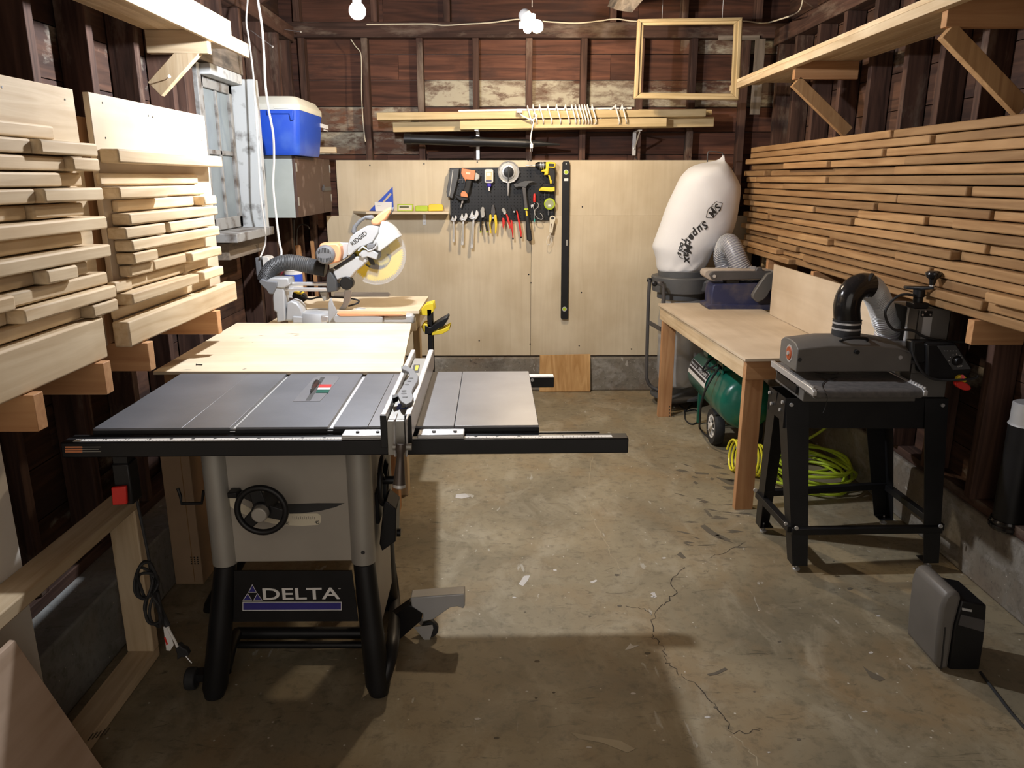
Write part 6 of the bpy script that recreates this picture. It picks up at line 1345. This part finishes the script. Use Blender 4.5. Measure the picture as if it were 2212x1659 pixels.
ab = brace('fl', 'fr', .175); brace('bl', 'br', .185); brace('fl', 'bl', .18); brace('fr', 'br', .18)
for k_, px, py in (('fl',1720,1140),('fr',2031,1136),('fl',1697,1131),('bl',1631,1058)):
    p = at(px, py, Y=(ab.y - .018) if px > 1700 else (ab.y + .02)); B().cyl(p, p + Vector((0,-.006,0)), .008, seg=12).out('bolt', M['steel'], ds)
# conveyor table
zc_ = .80
cq = [at(x, y, Z=zc_) for x, y in ((1768,843),(1986,838),(1890,790),(1662,781))]
x0_, x1_ = (cq[0].x + cq[3].x) / 2 + .01, cq[1].x; y0_, y1_ = cq[0].y, cq[3].y
ring = [Vector((x0_, y0_ + .018 - .018*math.sin(t), zc_ - .018 + .018*math.cos(t))) for t in [math.pi*i/8 for i in range(9)]] + [Vector((x0_, y1_ - .018 + .018*math.sin(t), zc_ - .018 - .018*math.cos(t))) for t in [math.pi*i/8 for i in range(9)]]
B().prism(ring, (x1_ - x0_, 0, 0)).out('conveyor_belt', M['belt'], ds)
for x in (x0_ - .016, x1_ + .001):
    tr_ = B().prism([Vector((x, y0_ - .004, zc_ - .022)), Vector((x, y0_ - .004, zc_ - .004)), Vector((x, y0_ + .02, zc_ + .003)), Vector((x, y1_ + .004, zc_ + .003)), Vector((x, y1_ + .004, zc_ - .022))], (.015, 0, 0)).out('roller_bracket', M['steel'], ds, bevel=.002)
    for j in range(6): y = (y0_ + .02 + j * .018) if x < x0_ else (y0_ + .01 + j*.02); B().cyl((x + .007, y, zc_ + .002), (x + .007, y, zc_ + .010), .005, seg=8).out('adjuster_bolt', M['chrome'], tr_)
B().box(x0_ + .012, x1_ + .06, 2.90, 3.22, zS + .0005, zc_ - .037).out('bed', M['sandgrey'], ds, bevel=.003)
B().box(x0_ + .0, x0_ + .011, 2.95, 3.18, zS + .02, zc_ - .03).out('bed_side_plate', M['black'], ds, bevel=.002)
B().box(x0_ + .02, at(2050, 856, Y=2.94).x - .01, 2.945, 3.26, zS - .001, zS + .0).out('stand_top', M['black'], ds)
B().box(x1_ + .061, at(2045, 850, Y=2.95).x, 2.96, 3.25, zS + .0005, zS + .10).out('column_foot', M['sandgrey'], ds, bevel=.003)
# head
hY = 2.90; A_ = lambda x, y, Y=hY: at(x, y, Y=Y)
hx0, hx1 = A_(1719,803).x, A_(1966,800).x; hz0 = A_(1800,803).z; hz1 = A_(1850,748).z; hb = 3.09; hz2 = at(1820, 722, Y=3.0).z
def sec(x, drop): return [Vector((x, hY, hz0)), Vector((x, hY, hz1 - drop)), Vector((x, hY + .035, hz1 + (hz2 - hz1)*.75 - drop*1.2)), Vector((x, hY + .095, hz2 - drop*1.5)), Vector((x, hb - .035, hz1 + (hz2-hz1)*.75 - drop*1.2)), Vector((x, hb, hz1 - drop)), Vector((x, hb, hz0))]
hd = B().loft([sec(hx0, .012), sec(hx0 + .06, .006), sec(hx0 + .12, 0), sec(hx1 - .14, 0), sec(hx1 - .06, .01), sec(hx1, .03)]).out('drum_head', M['sandgrey'], ds, bevel=.003)
pz = lambda x, y: (1600 + x/4.096, 560 + y/4.096)
for x, y, m in ((520,888,'ink'),(1018,815,'redbrown'),(1410,868,'steel')): p = A_(*pz(x, y)); B().cyl(p, p + Vector((0,-.004 if m != 'redbrown' else -.018,0)), .008, seg=16).out('head_knob' if m == 'redbrown' else 'head_bolt', M[m] if m != 'redbrown' else M['black'], hd)
B().tube([A_(*pz(x, y), Y=hY + dy) for x, y, dy in ((880,725,.03),(905,710,.012),(1000,695,.008),(1100,700,.012),(1120,715,.03))], .0065, seg=10).out('lid_handle', M['black'], hd)
p = at(*pz(415,855), X=hx0); B().lathe((hx0 + .001, 2.985, (hz0+hz1)/2 + .005), (-1,0,0), [(.036,0),(.036,.002)], 10).out('badge_plate', M['steel'], hd)
B().lathe((hx0 - .001, 2.985, (hz0+hz1)/2 + .005), (-1,0,0), [(.028,0),(.026,.003)], 24).out('badge', M['redbrown'], hd)
B().lathe((hx0 - .003, 2.985, (hz0+hz1)/2 + .005), (-1,0,0), [(.010,0),(.008,.006)], 16).out('badge_knob', M['steel'], hd)
# elbow, hose
eb = at(1828, 712, Y=2.995); eb.z = hz2 - .002
zq = lambda y: at(1828, y, Y=2.995).z
re = 27.5 * 3.02 / 1660
B().lathe((eb.x, eb.y, 0), (0,0,1), [(re*1.08,eb.z-.008),(re*1.08,zq(712)),(re*1.04,zq(711)),(re*1.04,zq(706)),(re*1.06,zq(705)),(re*1.06,zq(692)),(re*1.1,zq(690)),(re,zq(689))], 36).out('rubber_coupling', M['rubber'], ds)
for y in (709, 697): B().lathe((eb.x, eb.y, 0), (0,0,1), [(re*1.09,zq(y+1.5)),(re*1.09,zq(y-2.5))], 36, cap=False).out('hose_clamp', M['steel'], ds)
B().tube([Vector((eb.x, eb.y, zq(692))), at(1829,665,Y=2.99), at(1834,642,Y=2.99), at(1846,625,Y=3.0), at(1862,617,Y=3.01), at(1876,618,Y=3.02)], re, seg=32).out('elbow', M['blackgloss'], ds)
e1, e2 = at(1868,617,Y=3.015), at(1884,623,Y=3.0)
B().lathe(e1, e2 - e1, [(re*1.06,0),(re*1.1,.004),(re*1.1,.012),(re*1.02,.015)], 32).out('elbow_collar', M['rubber'], ds)
hp = [at(1872,618,Y=3.02), at(1886,628,Y=3.05), at(1900,655,Y=3.12), at(1910,690,Y=3.16), at(1914,730,Y=3.2), Vector((1.58, 3.30, .55))]
hh_ = B().tube(hp, .047, seg=24, n=10).out('clear_hose', M['clearhose'], ds); coil(hp, .0485, 48, M['msgrey'], 'hose_rib', hh_)
# column with open back, crank
kY0 = 2.96; c0 = at(1985, 668, Y=kY0); c1 = at(2056, 667, Y=kY0); kY1 = 3.17; zk = c0.z
cl_ = B().box(c0.x, c0.x + .004, kY0, kY1 - .14, zS + .1, zk - .004).box(c0.x, c1.x, kY0, kY0 + .004, zS + .1, zk - .004).box(c1.x - .004, c1.x, kY0, kY1, zS + .1, zk - .004).box(c0.x - .01, c1.x, kY0, kY1, zk - .004, zk).box(c0.x, c1.x, kY1 - .004, kY1, zS + .1, zk - .004)
cl_ = cl_.out('column', M['sandgrey'], ds, bevel=.001)
B().cyl((c0.x + .02, kY0 + .10, zS + .1), (c0.x + .02, kY0 + .10, zk - .005), .012, seg=14).out('guide_rod', M['chrome'], ds)
B().box(hx1 - .02, c0.x + .05, 2.94, 3.06, hz0 + .02, hz1 - .01).out('head_arm', M['framegrey'], ds, bevel=.004)
g_ = lambda x, y: (1840 + x/5.924, 580 + y/5.924)
p0 = at(*g_(915, 620), Y=kY0); p1 = at(*g_(980, 950), Y=kY0)
B().box(p0.x, p1.x, kY0 - .003, kY0 - .0005, p1.z, p0.z).out('depth_scale', M['msgrey'], ds)
p0 = at(*g_(885, 540), Y=kY0); p1 = at(*g_(1012, 612), Y=kY0)
sc_ = B().box(p0.x, p1.x, kY0 - .010, kY0 - .0005, p1.z, p0.z).out('scale_block', M['black'], ds, bevel=.002)
for x, y in ((942,548),(905,592),(1003,592)): p = at(*g_(x, y), Y=kY0 - .010); B().cyl(p, p + Vector((0,-.003,0)), .0035, seg=10).out('screw', M['chrome'], sc_)
bc2 = at(*g_(845, 415), Y=3.0); bc2.z = zk
B().box(bc2.x - .03, bc2.x + .03, 2.97, 3.03, zk + .0005, zk + .022).out('crank_base', M['black'], ds, bevel=.002)
zh = at(*g_(850, 270), Y=3.0).z
B().lathe((bc2.x, 3.0, zk + .022), (0,0,1), [(.018,0),(.018,.02),(.022,.022),(.022,zh-zk-.022)], 24).out('crank_hub', M['black'], ds)
pk2 = at(*g_(1020, 265), Y=2.95); pl2 = at(*g_(690, 262), Y=3.04)
ck = B().prism([pl2 + Vector((-.004,-.014,0)), Vector((bc2.x, 2.978, zh)), pk2 + Vector((.006,-.008,0)), pk2 + Vector((.008,.010,0)), Vector((bc2.x, 3.022, zh)), pl2 + Vector((-.004,.014,0))], (0, 0, .012)).out('crank_arm', M['black'], ds, bevel=.003)
kz = at(*g_(1020, 262), Y=2.95).z; kt = at(*g_(1035, 62), Y=2.95).z; H_ = kt - kz
B().lathe((pk2.x, 2.95, kz + .01), (0,0,1), [(.009,0),(.009,.006)], 16).out('knob_ferrule', M['steel'], ck)
B().lathe((pk2.x, 2.95, kz + .016), (0,0,1), [(.010,0),(.013,H_*.25),(.014,H_*.35),(.026,H_*.52),(.030,H_*.68),(.028,H_*.80),(.02,H_*.88),(.001,H_*.9)], 28).out('crank_knob', M['blackgloss'], ck)
# control box, stop switch, cables
cyy = 2.86
cb = [(820,950),(985,945),(1340,970),(1540,1270),(1500,1400),(1150,1440),(960,1390),(830,1240)]
bx_ = B().prism([at(*g_(x, y), Y=cyy) for x, y in ((960,965),(1340,965),(1545,1270),(1500,1400),(1150,1435),(975,1380))], (0, .10, 0)).out('control_box', M['black'], ds, bevel=.006)
B().prism([at(*g_(x, y), Y=cyy) + Vector((0,-.003,0)) for x, y in ((1090,990),(1330,985),(1520,1285),(1290,1295))], (0, .003, 0)).out('control_panel', M['darkgrey'], bx_, bevel=.001)
B().prism([at(*g_(x, y), Y=cyy) + Vector((0,.02,0)) for x, y in ((815,950),(990,950),(1000,1200),(940,1240),(850,1210),(820,1100))], (0, .06, 0)).out('motor_box', M['black'], bx_, bevel=.006)
p = at(*g_(1345, 1180), Y=cyy - .003); B().lathe(p, (0,-1,0), [(.020,0),(.017,.008),(.012,.018)], 22).out('speed_dial', M['black'], bx_)
b = B()
for i in range(9): a_ = R(-40 + i * 32); q_ = at(*g_(1325, 1175), Y=cyy - .0035) + Vector((math.cos(a_)*.025, -.001, math.sin(a_)*.025)); b.box(q_.x-.0015, q_.x+.0015, q_.y-.0005, q_.y+.0005, q_.z-.0015, q_.z+.0015)
b.out('dial_marks', M['label'], bx_)
text('OFF', at(*g_(1345, 1262), Y=cyy - .0035), at(*g_(1412, 1258), Y=cyy - .0035), .006, M['label'], bx_)
b = B()
for i in range(5): q_ = at(*g_(1185 + i * 38, 1055), Y=cyy - .0035); b.box(q_.x-.002, q_.x+.002, q_.y-.001, q_.y, q_.z-.001, q_.z+.001)
b.out('panel_marks', M['label'], bx_)
ey = cyy - .015
B().prism([at(*g_(x, y), Y=ey) for x, y in [(1412 + 64*math.cos(2*math.pi*k/20), 1420 + 50*math.sin(2*math.pi*k/20)) for k in range(20)]], (0, .016, 0)).out('stop_plate', M['yellow'], bx_, bevel=.001)
B().prism([at(*g_(x, y), Y=ey - .012) for x, y in [(1436 + 92*math.cos(2*math.pi*k/20) + 0, 1508 + 52*math.sin(2*math.pi*k/20) + 24*math.cos(2*math.pi*k/20)) for k in range(20)]], (0, .028, 0)).out('stop_button', M['red'], bx_, bevel=.003)
B().cyl(at(*g_(1412, 1388), Y=ey - .002), at(*g_(1412, 1388), Y=ey + .004), .009, seg=16).out('stop_centre', M['red'], bx_)
cab = [g_(x, y) for x, y in ((790,345),(700,330),(600,350),(500,430),(440,520),(430,600),(470,710),(560,790),(700,785),(800,800),(900,860),(1050,910),(1250,935),(1450,942),(1600,935),(1640,930))]
B().tube([at(x, y, Y=2.93) for x, y in cab], .0052, seg=8, n=4).out('power_cable', M['rubber'], ds)
cab = [g_(x, y) for x, y in ((775,940),(780,1050),(820,1180),(900,1320),(1000,1400),(1150,1430),(1350,1425),(1500,1415),(1590,1395),(1610,1360))]
B().tube([at(x, y, Y=2.84) for x, y in cab], .0048, seg=8, n=4).out('power_cable', M['rubber'], ds)
# earphone-like cable tangle on the belt
wv = [(1775,800),(1752,790),(1758,803),(1790,808),(1811,806),(1795,795),(1770,798),(1779,785),(1781,778),(1772,795),(1765,808),(1780,818),(1800,822),(1809,815)]
B().tube([at(x, y, Z=zc_ + .004 + (.02 if y < 790 else 0)) for x, y in wv] + [at(x, y, Z=zc_ + .003) for x, y in ((1785,822),(1776,832))] + [at(1781, 846, Y=y0_ - .006), at(1787, 858, Y=y0_ - .006), at(1784, 876, Y=y0_ - .006), at(1778, 892, Y=y0_ - .006)], .0016, seg=6, n=4).out('thin_cable', M['rubber'], label='thin black cable tangle lying on the sander belt, one end hanging over', cat='cable')
# ------------------------------------------------------------------ heaters
t = thing('floor_heater', 'small grey and black fan heater standing on the floor, lower right', 'heater', at(2075, 1455, Z=0))
u = lambda x, y: (1580 + x/3.318, 1000 + y/3.318)
hb_ = at(*u(1700, 1500), Z=.004); Yh = hb_.y + .02
P_ = lambda pts, Y: [at(*u(x, y), Y=Y) for x, y in pts]
B().prism(P_([(1598,1170),(1650,985),(1832,1020),(1815,1250),(1775,1505),(1558,1480)], Yh), (0, .16, 0)).out('heater_body', M['black'], t, bevel=.006)
B().prism([p + Vector((0,-.002,0)) for p in P_([(1645,1085),(1812,1125),(1805,1212),(1625,1162)], Yh)], (0, .01, 0)).out('side_panel', M['framegrey'], t, bevel=.002)
B().prism([p + Vector((0,-.003,0)) for p in P_([(1650,1035),(1722,1050),(1718,1065),(1650,1052)], Yh)], (0, .01, 0)).out('label', M['msgrey'], t)
B().prism(P_([(1462,1455),(1478,1250),(1505,1040),(1535,955),(1580,925),(1645,935),(1652,975),(1600,1170),(1555,1482),(1500,1478)], Yh - .01), (0, .19, 0)).out('front_shell', M['sandgrey'], t, bevel=.012)
B().prism([p + Vector((0,-.012,0)) for p in P_([(1515,1165),(1525,1165),(1495,1465),(1485,1462)], Yh)], (0, .01, 0)).out('shell_seam', M['ink'], t)
B().tube([at(x, y, Z=.006) for x, y in ((2118,1452),(2135,1475),(2158,1505),(2185,1540),(2215,1575),(2260,1640))], .0045, seg=8).out('power_cord', M['rubber'], t)
hx_, hy_ = 1.895, 2.66
t = thing('tower_heater', 'black round tower fan with silver band at the right edge, standing on the curb', 'fan', (hx_, hy_, .28))
B().lathe((hx_, hy_, 0), (0,0,1), [(.060,.281),(.066,.29),(.066,.30),(.062,.305),(.064,.312),(.060,.32)], 36).out('base', M['blackgloss'], t)
zl_ = at(2150, 918, Y=hy_).z; zt3 = at(2160, 870, Y=hy_).z
B().lathe((hx_, hy_, 0), (0,0,1), [(.055,.32),(.055,zl_)], 36).out('tower_body', M['black'], t)
B().lathe((hx_, hy_, 0), (0,0,1), [(.058,zl_),(.057,zl_+.004),(.053,zl_+.006),(.053,zt3-.004),(.048,zt3)], 36).out('silver_band', M['alu'], t)
for o in D.objects:
    if '_b' in o: del o['_b']
